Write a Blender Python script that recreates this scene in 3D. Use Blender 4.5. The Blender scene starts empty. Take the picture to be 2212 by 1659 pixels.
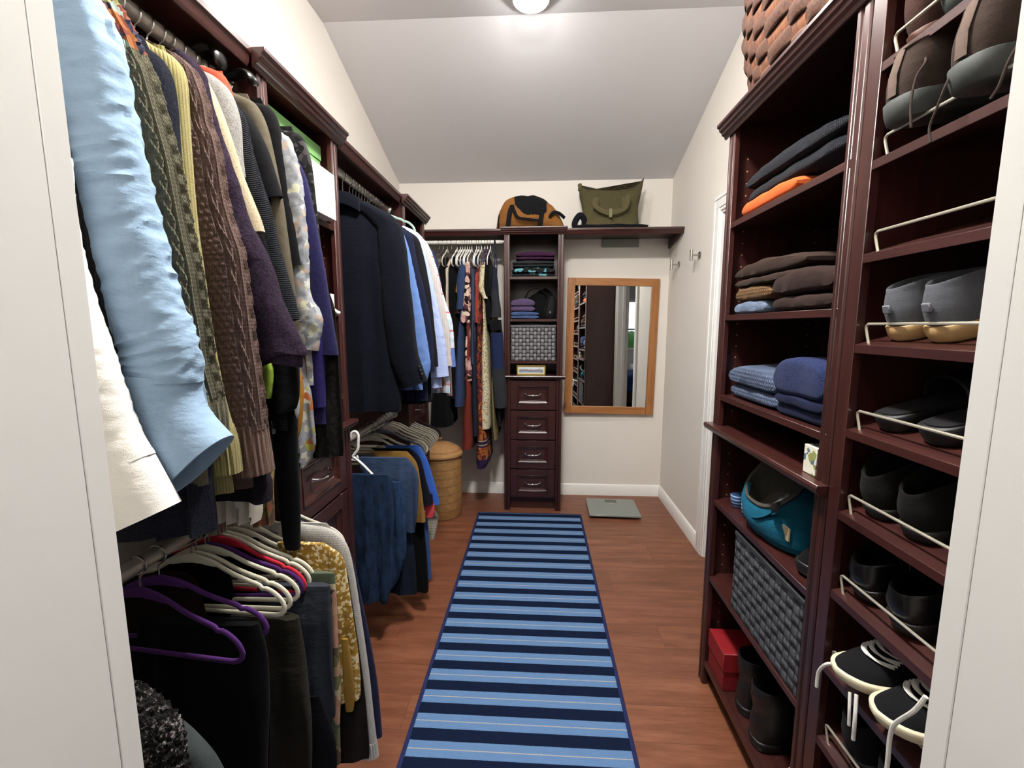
import bpy, bmesh, math, random
from mathutils import Vector, Matrix, noise
random.seed(7)
PI = math.pi
SC = bpy.context.scene
COL = SC.collection
# ------------------------------------------------------------------ camera
CW, CH, CF, CP, CY_, CZ = 2212, 1659, 962.2, .1282, .0567, 1.40
_c, _s, _cp, _sp = math.cos(CY_), math.sin(CY_), math.cos(CP), math.sin(CP)
C_R = Vector((_c, _s, 0)); C_F = Vector((-_s*_cp, _c*_cp, -_sp)); C_U = C_R.cross(C_F)
cam_d = bpy.data.cameras.new('camera'); cam = bpy.data.objects.new('camera', cam_d); COL.objects.link(cam)
cam_d.sensor_width = 36; cam_d.lens = 36*CF/CW; cam_d.clip_start = .02
mw = Matrix((C_R, C_U, -C_F)).transposed().to_4x4(); mw.translation = (0, 0, CZ)
cam.matrix_world = mw
SC.camera = cam
# ------------------------------------------------------------------ view, world
SC.view_settings.view_transform = 'Standard'; SC.view_settings.look = 'None'
SC.view_settings.gamma = 1; SC.view_settings.use_curve_mapping = False
SC.view_settings.exposure = 0.0
SC.cycles.use_denoising = True
SC.cycles.max_bounces = 6; SC.cycles.diffuse_bounces = 4; SC.cycles.glossy_bounces = 3
SC.cycles.use_adaptive_sampling = True; SC.cycles.adaptive_threshold = .1; SC.cycles.adaptive_min_samples = 16
SC.cycles.sample_clamp_indirect = 6
W_ = bpy.data.worlds.new('world'); SC.world = W_; W_.use_nodes = True
_bg = W_.node_tree.nodes['Background']; _bg.inputs[0].default_value = (.80, .92, 1.0, 1); _bg.inputs[1].default_value = 6.0
LAMP, LAMP_NEAR, JAMB_FILL = 172.0, 470.0, 58.0        # radiance of the two closet lamps and the added jamb fill
# ------------------------------------------------------------------ helpers
def at(px, py, ax, val):
    d = C_F + C_R*((px-CW/2)/CF) - C_U*((py-CH/2)/CF); i = 'XYZ'.index(ax)
    o = Vector((0, 0, CZ)); return o + d*((val-o[i])/d[i])
def lin(c):
    if isinstance(c, str): c = tuple(int(c[i:i+2], 16) for i in (0, 2, 4))
    return tuple((x/255/12.92 if x <= 10 else ((x/255+.055)/1.055)**2.4) for x in c[:3]) + (1,)
class MB:
    def __init__(s): s.v = []; s.f = []; s.m = []
    def add(s, v, f, mi=0):
        o = len(s.v); s.v += [Vector(p) for p in v]; s.f += [tuple(i+o for i in q) for q in f]; s.m += [mi]*len(f); return s
    def box(s, x0, x1, y0, y1, z0, z1, mi=0):
        return s.add([(x0,y0,z0),(x1,y0,z0),(x1,y1,z0),(x0,y1,z0),(x0,y0,z1),(x1,y0,z1),(x1,y1,z1),(x0,y1,z1)],
                     [(0,3,2,1),(4,5,6,7),(0,1,5,4),(1,2,6,5),(2,3,7,6),(3,0,4,7)], mi)
    def prism(s, poly, ax, a, b, mi=0):
        def P(p, t): return {'X': (t, p[0], p[1]), 'Y': (p[0], t, p[1]), 'Z': (p[0], p[1], t)}[ax]
        n = len(poly); v = [P(p, a) for p in poly]+[P(p, b) for p in poly]
        f = [tuple(range(n-1, -1, -1)), tuple(range(n, 2*n))]+[(i, (i+1) % n, n+(i+1) % n, n+i) for i in range(n)]
        return s.add(v, f, mi)
    def loft(s, rings, c0=True, c1=True, mi=0, closed=True):
        n = len(rings[0]); v = [p for r in rings for p in r]; f = []
        for k in range(len(rings)-1):
            for i in range(n if closed else n-1):
                j = (i+1) % n; f.append((k*n+i, k*n+j, (k+1)*n+j, (k+1)*n+i))
        if c0: f.append(tuple(range(n-1, -1, -1)))
        if c1: f.append(tuple((len(rings)-1)*n+i for i in range(n)))
        return s.add(v, f, mi)
    def tube(s, path, r, n=8, mi=0, flat=None, up=(0, 0, 1), closed=False):
        P = [Vector(p) for p in path]; rings = []; m = len(P); prevs = None
        for k in range(m):
            t = (P[(k+1) % m]-P[k-1]) if closed else (P[min(k+1, m-1)]-P[max(k-1, 0)])
            if t.length < 1e-9: t = Vector((0, 0, 1))
            t.normalize()
            if flat: sd = t.cross(Vector(up))
            else:
                sd = prevs - t*prevs.dot(t) if prevs is not None else t.orthogonal()
            if sd.length < 1e-5: sd = t.orthogonal()
            sd.normalize(); prevs = sd; nn = sd.cross(t)
            rr = r[k] if isinstance(r, (list, tuple)) else r
            a, b = (rr*flat[0], rr*flat[1]) if flat else (rr, rr)
            rings.append([P[k]+sd*a*math.cos(2*PI*i/n)+nn*b*math.sin(2*PI*i/n) for i in range(n)])
        if closed: rings.append(rings[0])
        return s.loft(rings, not closed, not closed, mi)
    def lathe(s, prof, c=(0, 0, 0), n=32, mi=0, sx=1, sy=1):
        rings = [[(c[0]+max(r, 1e-4)*sx*math.cos(2*PI*i/n), c[1]+max(r, 1e-4)*sy*math.sin(2*PI*i/n), c[2]+z) for i in range(n)] for r, z in prof]
        return s.loft(rings, True, True, mi)
    def merge(s, o, M=None):
        k = len(s.v); s.v += [(M @ p if M is not None else p.copy()) for p in o.v]
        s.f += [tuple(i+k for i in q) for q in o.f]; s.m += o.m; return s
    def tf(s, M): s.v = [M @ p for p in s.v]; return s
ROOTM = {}
def obj(name, mb, mats, parent=None, bevel=0, ang=38, sub=0, flat=False, local=False, seg=1):
    """one mesh object; vertices are world coordinates (put into the root's frame) unless local"""
    me = bpy.data.meshes.new(name)
    v = mb.v
    M0 = ROOTM.get(parent.name) if parent is not None else None
    if M0 is not None and not local:
        Mi = M0.inverted(); v = [Mi @ p for p in v]
    o = bpy.data.objects.new(name, me)
    if parent is None and not local and v:      # origin at the base centre of the thing
        c = Vector(((min(p.x for p in v)+max(p.x for p in v))/2, (min(p.y for p in v)+max(p.y for p in v))/2, min(p.z for p in v)))
        v = [p-c for p in v]; o.location = c
        ROOTM[o.name] = Matrix.Translation(c)
    elif parent is not None and M0 is not None:
        ROOTM[o.name] = M0
    me.from_pydata([tuple(p) for p in v], [], mb.f)
    if not isinstance(mats, (list, tuple)): mats = [mats]
    for m in mats: me.materials.append(m)
    if len(mats) > 1: me.polygons.foreach_set('material_index', mb.m)
    bm = bmesh.new(); bm.from_mesh(me); bmesh.ops.recalc_face_normals(bm, faces=bm.faces); bm.to_mesh(me); bm.free()
    if not flat:
        me.polygons.foreach_set('use_smooth', [True]*len(me.polygons)); me.set_sharp_from_angle(angle=math.radians(ang))
    COL.objects.link(o)
    if parent is not None: o.parent = parent
    if bevel:
        b = o.modifiers.new('bevel', 'BEVEL'); b.width = bevel; b.segments = seg; b.limit_method = 'ANGLE'; b.angle_limit = math.radians(40)
    if sub:
        b = o.modifiers.new('subsurf', 'SUBSURF'); b.levels = sub; b.render_levels = sub
    return o
def tag(o, label, cat, group=None):
    o['label'] = label; o['category'] = cat
    if group: o['group'] = group
    return o
def thing(name, label, cat, loc=(0, 0, 0), rz=0, group=None, rot=None):
    o = bpy.data.objects.new(name, None); COL.objects.link(o); o.empty_display_size = .05
    o.location = loc; o.rotation_euler = rot if rot else (0, 0, rz)
    ROOTM[o.name] = Matrix.Translation(Vector(loc)) @ o.rotation_euler.to_matrix().to_4x4()
    return tag(o, label, cat, group)
def struct(name, mb, mats, parent=None, **k):
    o = obj(name, mb, mats, parent, **k)
    if parent is None: o['kind'] = 'structure'
    return o
def dup(root, loc, rot=None, label=None, group=None, cat=None):
    def cp(o, par):
        c = o.copy(); COL.objects.link(c)
        if par is not None: c.parent = par
        for ch in list(o.children): cp(ch, c)
        return c
    r = cp(root, None); r.location = loc
    if rot is not None: r.rotation_euler = rot
    if label: r['label'] = label
    if group: r['group'] = group
    if cat: r['category'] = cat
    return r
def crom(P, n):
    """smooth resample of a polyline (any dimension Vector)"""
    P = [Vector(p) for p in P]; L = [0]
    for a, b in zip(P, P[1:]): L.append(L[-1]+(b-a).length)
    out = []
    for k in range(n):
        d = L[-1]*k/(n-1); i = 0
        while i < len(P)-2 and L[i+1] < d: i += 1
        t = (d-L[i])/max(L[i+1]-L[i], 1e-9)
        p0, p1, p2, p3 = P[max(i-1, 0)], P[i], P[i+1], P[min(i+2, len(P)-1)]
        out.append(p1.lerp(p2, t)*.0 + .5*((2*p1)+(p2-p0)*t+(2*p0-5*p1+4*p2-p3)*t*t+(3*p1-p0-3*p2+p3)*t**3))
    return out
def lerpl(vals, t):
    if not isinstance(vals, (list, tuple)): return vals
    x = t*(len(vals)-1); i = min(int(x), len(vals)-2); return vals[i]+(vals[i+1]-vals[i])*(x-i)
def nz(x, y, z=0.): return noise.noise(Vector((x, y, z)))
# ------------------------------------------------------------------ materials
MATS = {}
class NT:
    def __init__(s, name):
        s.m = bpy.data.materials.new(name); s.m.use_nodes = True; s.t = s.m.node_tree; s.n = s.t.nodes; s.b = s.n['Principled BSDF']
    def N(s, ty, **k):
        n = s.n.new('ShaderNode'+ty)
        for a, b in k.items():
            if a.startswith('i_'):
                n.inputs[a[2:].replace('_', ' ')].default_value = b
            else: setattr(n, a, b)
        return n
    def L(s, a, b): s.t.links.new(a, b)
    def co(s, scale=(1, 1, 1), rot=(0, 0, 0), kind='Object'):
        c = s.N('TexCoord'); m = s.N('Mapping'); m.inputs['Scale'].default_value = scale; m.inputs['Rotation'].default_value = rot
        s.L(c.outputs[kind], m.inputs[0]); return m.outputs[0]
    def noise(s, vec, scale, detail=3, rough=.5):
        n = s.N('TexNoise'); n.inputs['Scale'].default_value = scale; n.inputs['Detail'].default_value = detail; n.inputs['Roughness'].default_value = rough
        s.L(vec, n.inputs['Vector']); return n.outputs['Fac']
    def ramp(s, fac, stops, interp='LINEAR'):
        r = s.N('ValToRGB'); r.color_ramp.interpolation = interp; e = r.color_ramp.elements
        while len(e) < len(stops): e.new(.5)
        for q, (p, c) in zip(e, stops): q.position = p; q.color = c if len(c) == 4 else lin(c)
        s.L(fac, r.inputs[0]); return r.outputs[0]
    def mix(s, fac, a, b, mode='MIX'):
        n = s.N('Mix'); n.data_type = 'RGBA'; n.blend_type = mode
        for q, i in ((fac, 0), (a, 6), (b, 7)):
            if hasattr(q, 'links'): s.L(q, n.inputs[i])
            else: n.inputs[i].default_value = q
        return n.outputs[2]
    def math(s, op, a, b=None, c=None):
        n = s.N('Math'); n.operation = op
        for q, i in ((a, 0), (b, 1), (c, 2)):
            if q is None: continue
            if hasattr(q, 'links'): s.L(q, n.inputs[i])
            else: n.inputs[i].default_value = q
        return n.outputs[0]
    def sep(s, vec):
        n = s.N('SeparateXYZ'); s.L(vec, n.inputs[0]); return n.outputs
    def comb(s, x, y, z):
        n = s.N('CombineXYZ')
        for q, i in ((x, 0), (y, 1), (z, 2)):
            if hasattr(q, 'links'): s.L(q, n.inputs[i])
            else: n.inputs[i].default_value = q
        return n.outputs[0]
    def bump(s, h, strength=.3, dist=.002):
        n = s.N('Bump'); n.inputs['Strength'].default_value = strength; n.inputs['Distance'].default_value = dist
        s.L(h, n.inputs['Height']); s.L(n.outputs[0], s.b.inputs['Normal'])
    def col(s, c):
        if hasattr(c, 'links'): s.L(c, s.b.inputs['Base Color'])
        else: s.b.inputs['Base Color'].default_value = c
    def set(s, **k):
        for a, v in k.items(): s.b.inputs[a.replace('_', ' ')].default_value = v
        return s
def memo(fn):
    def g(*a, **k):
        key = (fn.__name__,)+a+tuple(sorted(k.items()))
        if key not in MATS: MATS[key] = fn(*a, **k)
        return MATS[key]
    return g
@memo
def plain(c, rough=.5, metal=0., spec=.5, coat=0.):
    t = NT('plain'); t.col(lin(c)); t.set(Roughness=rough, Metallic=metal); t.b.inputs['Specular IOR Level'].default_value = spec
    t.b.inputs['Coat Weight'].default_value = coat; return t.m
@memo
def paint(c, rough=.6, bump=.08):
    t = NT('wall paint'); t.col(lin(c)); t.set(Roughness=rough)
    t.bump(t.noise(t.co(), 160, 3), bump, .002); return t.m
@memo
def wood(c1, c2, rough=.32, ax='Z', coat=.15, sc=1.):
    t = NT('wood'); s = {'X': (1.2, 16, 16), 'Y': (16, 1.2, 16), 'Z': (16, 16, 1.2)}[ax]
    v = t.co(tuple(q*sc for q in s)); n = t.noise(v, 3.2, 5, .6)
    t.col(t.ramp(n, [(.3, c1), (.72, c2)])); t.set(Roughness=rough); t.b.inputs['Coat Weight'].default_value = coat; t.b.inputs['Coat Roughness'].default_value = .25
    t.bump(n, .06, .001); return t.m
@memo
def fabric(c, c2=None, rough=.92, weave=900., wr=.25, sheen=.02, mott=.5):
    """plain woven cloth with a faint mottle and weave bump"""
    t = NT('woven fabric'); v = t.co()
    a = lin(c); b = lin(c2) if c2 else tuple(min(1, q*1.35) for q in a[:3])+(1,)
    n = t.noise(v, 38, 4, .6); t.col(t.mix(t.math('MULTIPLY', n, mott), a, b)); t.set(Roughness=rough)
    t.b.inputs['Sheen Weight'].default_value = sheen; t.b.inputs['Specular IOR Level'].default_value = .1
    w = t.noise(v, weave, 1); w2 = t.noise(t.co((1, 1, 2.2)), 26, 3)
    t.bump(t.math('ADD', t.math('MULTIPLY', w, .25), t.math('MULTIPLY', w2, wr*4)), .5, .004); return t.m
@memo
def knit(c, c2=None, scale=160., mott=1., depth=.6, ax='Z', rib=0.):
    """knitted cloth: rows of small stitches, optional vertical ribs"""
    t = NT('knit fabric'); v = t.co(); x, y, z = t.sep(v)[:3]
    a = lin(c); b = lin(c2) if c2 else tuple(min(1, q*1.5) for q in a[:3])+(1,)
    h = t.math('ADD', x, y)
    zz = t.math('ADD', z, t.math('MULTIPLY', t.math('ABSOLUTE', t.math('SINE', t.math('MULTIPLY', h, scale*3.0))), 1.6/scale))
    st = t.math('ABSOLUTE', t.math('SINE', t.math('MULTIPLY', zz, scale*2.2)))
    vo = t.math('ABSOLUTE', t.math('SINE', t.math('MULTIPLY', h, scale*3.0)))
    hgt = t.math('MULTIPLY', st, t.math('POWER', vo, .5))
    if rib: hgt = t.math('ADD', t.math('MULTIPLY', hgt, .5), t.math('MULTIPLY', t.math('ABSOLUTE', t.math('SINE', t.math('MULTIPLY', h if ax == 'Z' else z, rib))), 1.4))
    n = t.noise(v, 240, 2, .7)
    f = t.math('MULTIPLY', t.math('ADD', t.math('MULTIPLY', n, .7), t.math('MULTIPLY', hgt, .35)), mott)
    t.col(t.mix(f, a, b)); t.set(Roughness=.95); t.b.inputs['Sheen Weight'].default_value = .05; t.b.inputs['Specular IOR Level'].default_value = .1
    t.bump(hgt, depth, .004); return t.m
@memo
def boucle(c, c2, scale=140., depth=.9, lo=.36, hi=.68):
    t = NT('boucle fabric'); v = t.co(); n = t.noise(v, scale, 4, .75); n2 = t.noise(v, scale*.3, 2)
    t.col(t.ramp(t.math('ADD', t.math('MULTIPLY', n, .8), t.math('MULTIPLY', n2, .2)), [(lo, c), (hi, c2)])); t.set(Roughness=1.)
    t.b.inputs['Sheen Weight'].default_value = .06; t.b.inputs['Specular IOR Level'].default_value = .05; t.bump(n, depth, .012); return t.m
@memo
def printed(cols, scale=34., base=None, warp=.5, rough=.9):
    """printed cloth: irregular blotches of the given colours"""
    t = NT('printed fabric'); v = t.co(); n = t.N('TexNoise'); n.inputs['Scale'].default_value = scale*.7; t.L(v, n.inputs['Vector'])
    vv = t.N('VectorMath'); vv.operation = 'MULTIPLY_ADD'; t.L(n.outputs['Color'], vv.inputs[0]); vv.inputs[1].default_value = (warp/scale*2,)*3; t.L(v, vv.inputs[2])
    vo = t.N('TexVoronoi'); vo.inputs['Scale'].default_value = scale; t.L(vv.outputs[0], vo.inputs['Vector'])
    k = t.sep(vo.outputs['Color'])[0]; m = len(cols)
    c = t.ramp(k, [(i/m, q) for i, q in enumerate(cols)], 'CONSTANT')
    if base:
        d = t.math('LESS_THAN', vo.outputs['Distance'], .42); c = t.mix(d, lin(base), c)
    t.col(c); t.set(Roughness=rough); t.b.inputs['Specular IOR Level'].default_value = .2; t.bump(t.noise(v, 30, 3), .5, .004); return t.m
@memo
def plaid(base, c1, c2, p=.06, axes='xz'):
    t = NT('plaid fabric'); v = t.co(); s = t.sep(v); h = t.math('ADD', s[0], s[1]); z = s[2]
    def band(q, per, w, off=0.): return t.math('LESS_THAN', t.math('FRACT', t.math('ADD', t.math('MULTIPLY', q, 1/per), off+50)), w)
    c = t.mix(t.math('MULTIPLY', band(z, p, .28), .6), lin(base), lin(c1)); c = t.mix(t.math('MULTIPLY', band(h, p*.8, .25), .6), c, lin(c1))
    c = t.mix(t.math('MULTIPLY', band(z, p, .10, .4), .8), c, lin(c2)); c = t.mix(t.math('MULTIPLY', band(h, p*.8, .1, .5), .7), c, lin(c2))
    t.col(c); t.set(Roughness=.9); t.b.inputs['Specular IOR Level'].default_value = .2; t.bump(t.noise(v, 30, 3), .45, .004); return t.m
@memo
def stripes(cols, per, ax=2, rough=.9):
    t = NT('striped fabric'); v = t.co(); q = t.sep(v)[ax] if ax < 3 else t.math('ADD', t.sep(v)[0], t.sep(v)[1])
    k = t.math('FRACT', t.math('ADD', t.math('MULTIPLY', q, 1/per), 50)); m = len(cols)
    t.col(t.ramp(k, [(i/m, c) for i, c in enumerate(cols)], 'CONSTANT')); t.set(Roughness=rough); t.b.inputs['Specular IOR Level'].default_value = .2
    t.bump(t.noise(v, 40, 3), .4, .003); return t.m
@memo
def denim(c, c2):
    t = NT('denim'); v = t.co(); n = t.noise(t.co((3, 3, 1)), 14, 5, .65); n2 = t.noise(v, 500, 2)
    t.col(t.ramp(t.math('ADD', t.math('MULTIPLY', n, .55), t.math('MULTIPLY', n2, .45)), [(.40, c), (.66, c2)])); t.set(Roughness=.9); t.b.inputs['Specular IOR Level'].default_value = .2
    t.bump(t.math('ADD', t.math('MULTIPLY', t.noise(v, 24, 4), 1.), t.math('MULTIPLY', n2, .15)), .6, .005); return t.m
@memo
def basketweave(c1, c2, c3, cell=.03, ax='XZ'):
    """over-under woven straps, checkerboard of horizontal and vertical strands"""
    t = NT('woven strap'); v = t.co(); s = t.sep(v); a, b = s['XYZ'.index(ax[0])], s['XYZ'.index(ax[1])]
    u = t.math('ADD', t.math('MULTIPLY', a, 1/cell), 40.); w = t.math('ADD', t.math('MULTIPLY', b, 1/cell), 40.)
    ck = t.math('MODULO', t.math('ADD', t.math('FLOOR', u), t.math('FLOOR', w)), 2.)
    fu, fw = t.math('FRACT', u), t.math('FRACT', w)
    def hump(q): return t.math('SINE', t.math('MULTIPLY', q, PI))
    hu, hw = hump(fu), hump(fw)
    h = t.math('ADD', t.math('MULTIPLY', ck, hu), t.math('MULTIPLY', t.math('SUBTRACT', 1., ck), hw))
    edge = t.math('POWER', t.math('MULTIPLY', hu, hw), .35)
    wn = t.N('TexWhiteNoise'); wn.noise_dimensions = '2D'; t.L(t.comb(t.math('FLOOR', u), t.math('FLOOR', w), 0.), wn.inputs['Vector'])
    c = t.mix(ck, lin(c1), lin(c2)); c = t.mix(t.math('MULTIPLY', wn.outputs[0], .35), c, lin(c3))
    c = t.mix(t.math('GREATER_THAN', .2, t.math('MULTIPLY', hu, hw)), c, tuple(q*.55 for q in lin(c1)[:3])+(1,))
    fib = t.math('SINE', t.math('MULTIPLY', t.math('ADD', t.math('MULTIPLY', ck, w), t.math('MULTIPLY', t.math('SUBTRACT', 1., ck), u)), 40.))
    t.col(c); t.set(Roughness=.75); t.bump(t.math('ADD', t.math('ADD', h, edge), t.math('MULTIPLY', fib, .06)), .8, .006); return t.m
# shared finishes
CH1, CH2 = '2c1311', '42201c'
M_WOOD = {a: wood(CH1, CH2, .34, a, .2) for a in 'XYZ'}
M_DARK = wood('1d0a09', '2c110f', .5, 'Z', .0)
M_WALL = paint('e5e0d8'); M_CEIL = paint('d8d7da', .7); M_TRIM = plain('f0efeb', .38)
M_METAL = plain('b9b6b0', .25, 1.); M_CHROME = plain('d8d6d2', .12, 1.); M_WIRE = plain('cdc7b4', .32, .6); M_ROD = plain('b3afa6', .38, .55)
M_HOOK = plain('c9c8c4', .2, 1.)
M_BLACKP = plain('0d0d0e', .3); M_WHITEP = plain('ecebe8', .35)
# ------------------------------------------------------------------ room shell
XL, XR, YB, YF = -1.0956, 1.0228, 3.625, .341
DL, DR, DT = -.379, .335, 2.06               # doorway the photo is taken through
ZC, YCR, ZB = 2.925, 2.41, 2.517             # flat ceiling, crease, ceiling height at the back wall
OY0, OY1, OZ = 1.80, 2.648, 2.045            # doorway in the right wall
def wallprism(x0, x1, y0, y1, mb):           # wall slice along Y up to the sloped ceiling
    pts = [(y0, 0), (y1, 0)]
    zt = lambda y: ZC if y <= YCR else ZC-(y-YCR)/(YB-YCR)*(ZC-ZB)
    pts.append((y1, zt(y1)))
    if y0 < YCR < y1: pts.append((YCR, ZC))
    pts.append((y0, zt(y0))); mb.prism(pts, 'X', x0, x1)
m = MB(); m.box(-3.0, 4.6, -3.2, 3.75, -.1, 0)
def floor_mat():
    t = NT('wood plank floor'); v = t.co(); x, y, z = t.sep(v)[:3]
    row = t.math('FLOOR', t.math('MULTIPLY', y, 1/.152)); off = t.math('MULTIPLY', t.math('FRACT', t.math('MULTIPLY', row, .377)), 1.2)
    px = t.math('ADD', x, off); col = t.math('FLOOR', t.math('MULTIPLY', px, 1/1.2))
    wn = t.N('TexWhiteNoise'); wn.noise_dimensions = '2D'; t.L(t.comb(row, col, 0.), wn.inputs['Vector'])
    vv = t.comb(t.math('ADD', t.math('MULTIPLY', x, 1.5), t.math('MULTIPLY', wn.outputs[0], 30.)), t.math('MULTIPLY', y, 13.), t.math('MULTIPLY', wn.outputs[0], 9.))
    n = t.noise(vv, 2.1, 6, .65); n2 = t.noise(t.comb(t.math('MULTIPLY', x, 5.), t.math('MULTIPLY', y, 120.), 0.), 3., 3, .6)
    c = t.ramp(t.math('ADD', t.math('MULTIPLY', n, .75), t.math('MULTIPLY', n2, .25)), [(.28, '57301f'), (.5, '7a4a33'), (.74, '946248')])
    c = t.mix(t.math('MULTIPLY', wn.outputs[0], .35), c, lin('5f3626'))
    fy = t.math('FRACT', t.math('MULTIPLY', y, 1/.152)); fx = t.math('FRACT', t.math('MULTIPLY', px, 1/1.2))
    gap = t.math('MAXIMUM', t.math('LESS_THAN', fy, .012), t.math('LESS_THAN', fx, .0016))
    c = t.mix(t.math('MULTIPLY', gap, .6), c, lin('2a120b'))
    t.col(c); t.set(Roughness=.42); t.bump(t.math('SUBTRACT', n2, t.math('MULTIPLY', gap, 1.)), .12, .001); return t.m
o = struct('floor', m, floor_mat(), flat=True, local=True)
m = MB(); wallprism(XL-.1, XL, YF-.1, YB+.1, m); struct('wall_left', m, M_WALL, flat=True)
m = MB(); wallprism(XR, XR+.115, YF-.1, OY0, m); wallprism(XR, XR+.115, OY1, YB+.1, m)
m.box(XR, XR+.115, OY0, OY1, OZ, ZC-.13); m.prism([(OY0, ZC-.13), (OY1, ZC-.13), (OY1, ZC-(OY1-YCR)/(YB-YCR)*(ZC-ZB)), (YCR, ZC), (OY0, ZC)], 'X', XR, XR+.115)
struct('wall_right', m, M_WALL, flat=True)
m = MB(); m.box(XL-.1, XR+.115, YB, YB+.1, 0, ZB+.05); struct('wall_back', m, M_WALL, flat=True)
m = MB(); m.box(XL-.1, DL-.012, YF-.1, YF, 0, ZC); m.box(DR+.012, XR+.115, YF-.1, YF, 0, ZC); m.box(DL-.012, DR+.012, YF-.1, YF, DT+.012, ZC)
struct('wall_front', m, M_WALL, flat=True)
m = MB(); m.prism([(YF-.1, ZC), (YCR, ZC), (YB+.1, ZB-.034), (YB+.1, ZC+.15), (YF-.1, ZC+.15)], 'X', XL-.1, XR+.115); struct('ceiling', m, M_CEIL, flat=True)
# casing and jambs of the doorway the camera stands in
m = MB()
for x0, x1, s in ((DL-.018, DL, 1), (DR, DR+.018, -1)):
    m.box(x0, x1, YF-.13, YF+.0, 0, DT)
    m.box(min(x0, x0+s*.010), max(x1, x1), YF-.09, YF-.055, 0, DT) if False else None
m.box(DL-.018, DR+.018, YF-.13, YF, DT, DT+.018)
struct('door_1', m, M_TRIM, bevel=.0008)
m = MB()
for x0, x1 in ((DL-.07, DL), (DR, DR+.07)): m.box(x0, x1, YF+.0005, YF+.021, 0, DT+.076)
m.box(DL, DR, YF+.0005, YF+.021, DT, DT+.076); struct('trim_1', m, M_TRIM, bevel=.0008)
m = MB()
for x0, x1 in ((DL-.085, DL-.006), (DR+.006, DR+.085)): m.box(x0, x1, YF-.148, YF-.13, 0, DT+.076)
struct('trim_2', m, M_TRIM, bevel=.006, seg=3)
# doorway in the right wall: jambs, stop and casing
m = MB(); m.box(XR-.004, XR+.119, OY0, OY0+.018, 0, OZ); m.box(XR-.004, XR+.119, OY1-.018, OY1, 0, OZ); m.box(XR-.004, XR+.119, OY0, OY1, OZ-.018, OZ)
m.box(XR+.05, XR+.062, OY0+.018, OY1-.018, OZ-.03, OZ-.018); m.box(XR+.05, XR+.085, OY0+.018, OY0+.03, 0, OZ-.018); m.box(XR+.05, XR+.085, OY1-.03, OY1-.018, 0, OZ-.018)
struct('door_2', m, M_TRIM, bevel=.0015)
def casing(prof, x, sgn, nm):
    m = MB(); w = .088
    for k, (d, t) in enumerate(((0, .012), (.018, .016), (.066, .019))):      # stepped profile
        e = (.018, .066, w)[k]
        m.box(min(x, x-sgn*t), max(x, x-sgn*t), OY1-.012+d, OY1-.012+e, 0, OZ-.006+d)
        m.box(min(x, x-sgn*t), max(x, x-sgn*t), OY0+.012-e, OY0+.012-d, 0, OZ-.006+d)
        m.box(min(x, x-sgn*t), max(x, x-sgn*t), OY0+.012-e, OY1-.012+e, OZ-.006+d, OZ-.006+e)
    struct(nm, m, M_TRIM, bevel=.002)
casing(None, XR, 1, 'trim_3'); casing(None, XR+.115, -1, 'trim_4')
# baseboards
BBP = [(0, 0), (.014, 0), (.014, .070), (.010, .078), (.009, .088), (.004, .094), (0, .094)]
m = MB(); m.prism([(YB-d, z) for d, z in BBP], 'X', XL, XR); struct('baseboard_back', m, M_TRIM)
m = MB(); m.prism([(XR-d, z) for d, z in BBP], 'Y', OY1+.076, YB-.0); struct('baseboard_right', m, M_TRIM)
m = MB(); m.prism([(XL+d, z) for d, z in BBP], 'Y', YF, YB); struct('baseboard_left', m, M_TRIM)
# bedroom beyond the doorways (seen in the mirror)
M_BED = paint('cfd6d2')
m = MB(); m.box(-3.0, 4.6, -3.3, -3.2, 0, .85); m.box(-3.0, 1.55, -3.3, -3.2, .85, 2.1); m.box(2.75, 4.6, -3.3, -3.2, .85, 2.1); m.box(-3.0, 4.6, -3.3, -3.2, 2.1, 2.7); struct('wall_far', m, M_BED, flat=True)
m = MB(); m.box(4.6, 4.7, -3.3, 3.75, 0, 2.7); struct('wall_bedroom_right', m, M_BED, flat=True)
m = MB(); m.box(-3.1, -3.0, -3.3, .235, 0, 2.7); struct('wall_bedroom_left', m, M_BED, flat=True)
m = MB(); m.box(-3.0, XL-.1, .235, .335, 0, 2.7); struct('wall_bedroom_front', m, M_BED, flat=True)
m = MB(); m.box(XR+.115, 4.6, 3.65, 3.75, 0, 2.7); struct('wall_bedroom_back', m, M_BED, flat=True)
m = MB(); m.box(-3.1, 4.7, -3.3, .235, 2.7, 2.8); m.box(XR+.115, 4.7, .235, 3.75, 2.7, 2.8); struct('ceiling_bedroom', m, M_CEIL, flat=True)
m = MB()
for a in ((1.47, 1.55, .77, 2.18), (2.75, 2.83, .77, 2.18)): m.box(a[0], a[1], -3.2, -3.17, a[2], a[3])
m.box(1.47, 2.83, -3.2, -3.17, 2.1, 2.18); m.box(1.44, 2.86, -3.2, -3.14, .80, .85); m.box(1.55, 2.75, -3.26, -3.22, 1.46, 1.50); m.box(2.13, 2.17, -3.26, -3.22, .85, 2.1)
w = struct('window_1', m, M_TRIM, bevel=.003)
def glass():
    t = NT('window glass'); t.set(Roughness=0., IOR=1.45); t.b.inputs['Transmission Weight'].default_value = 1; return t.m
m = MB(); m.box(1.55, 2.75, -3.243, -3.239, .85, 2.1); struct('pane', m, glass(), w)
m = MB()
for k in range(14):
    c = Vector((random.uniform(.6, 3.4), random.uniform(-5.6, -4.6), random.uniform(.5, 1.15))); r = random.uniform(.35, .6)
    m.lathe([(r*math.sin(PI*j/8)*(1+.15*random.uniform(-1, 1)), -r*math.cos(PI*j/8)) for j in range(9)], c, 12)
m.box(.4, 3.6, -5.9, -4.4, -.1, .6)
g = obj('garden_hedge', m, boucle('10200c', '27431d', 9., .9)); tag(g, 'green garden hedge outside the bedroom window, seen in the mirror', 'hedge')
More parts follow.
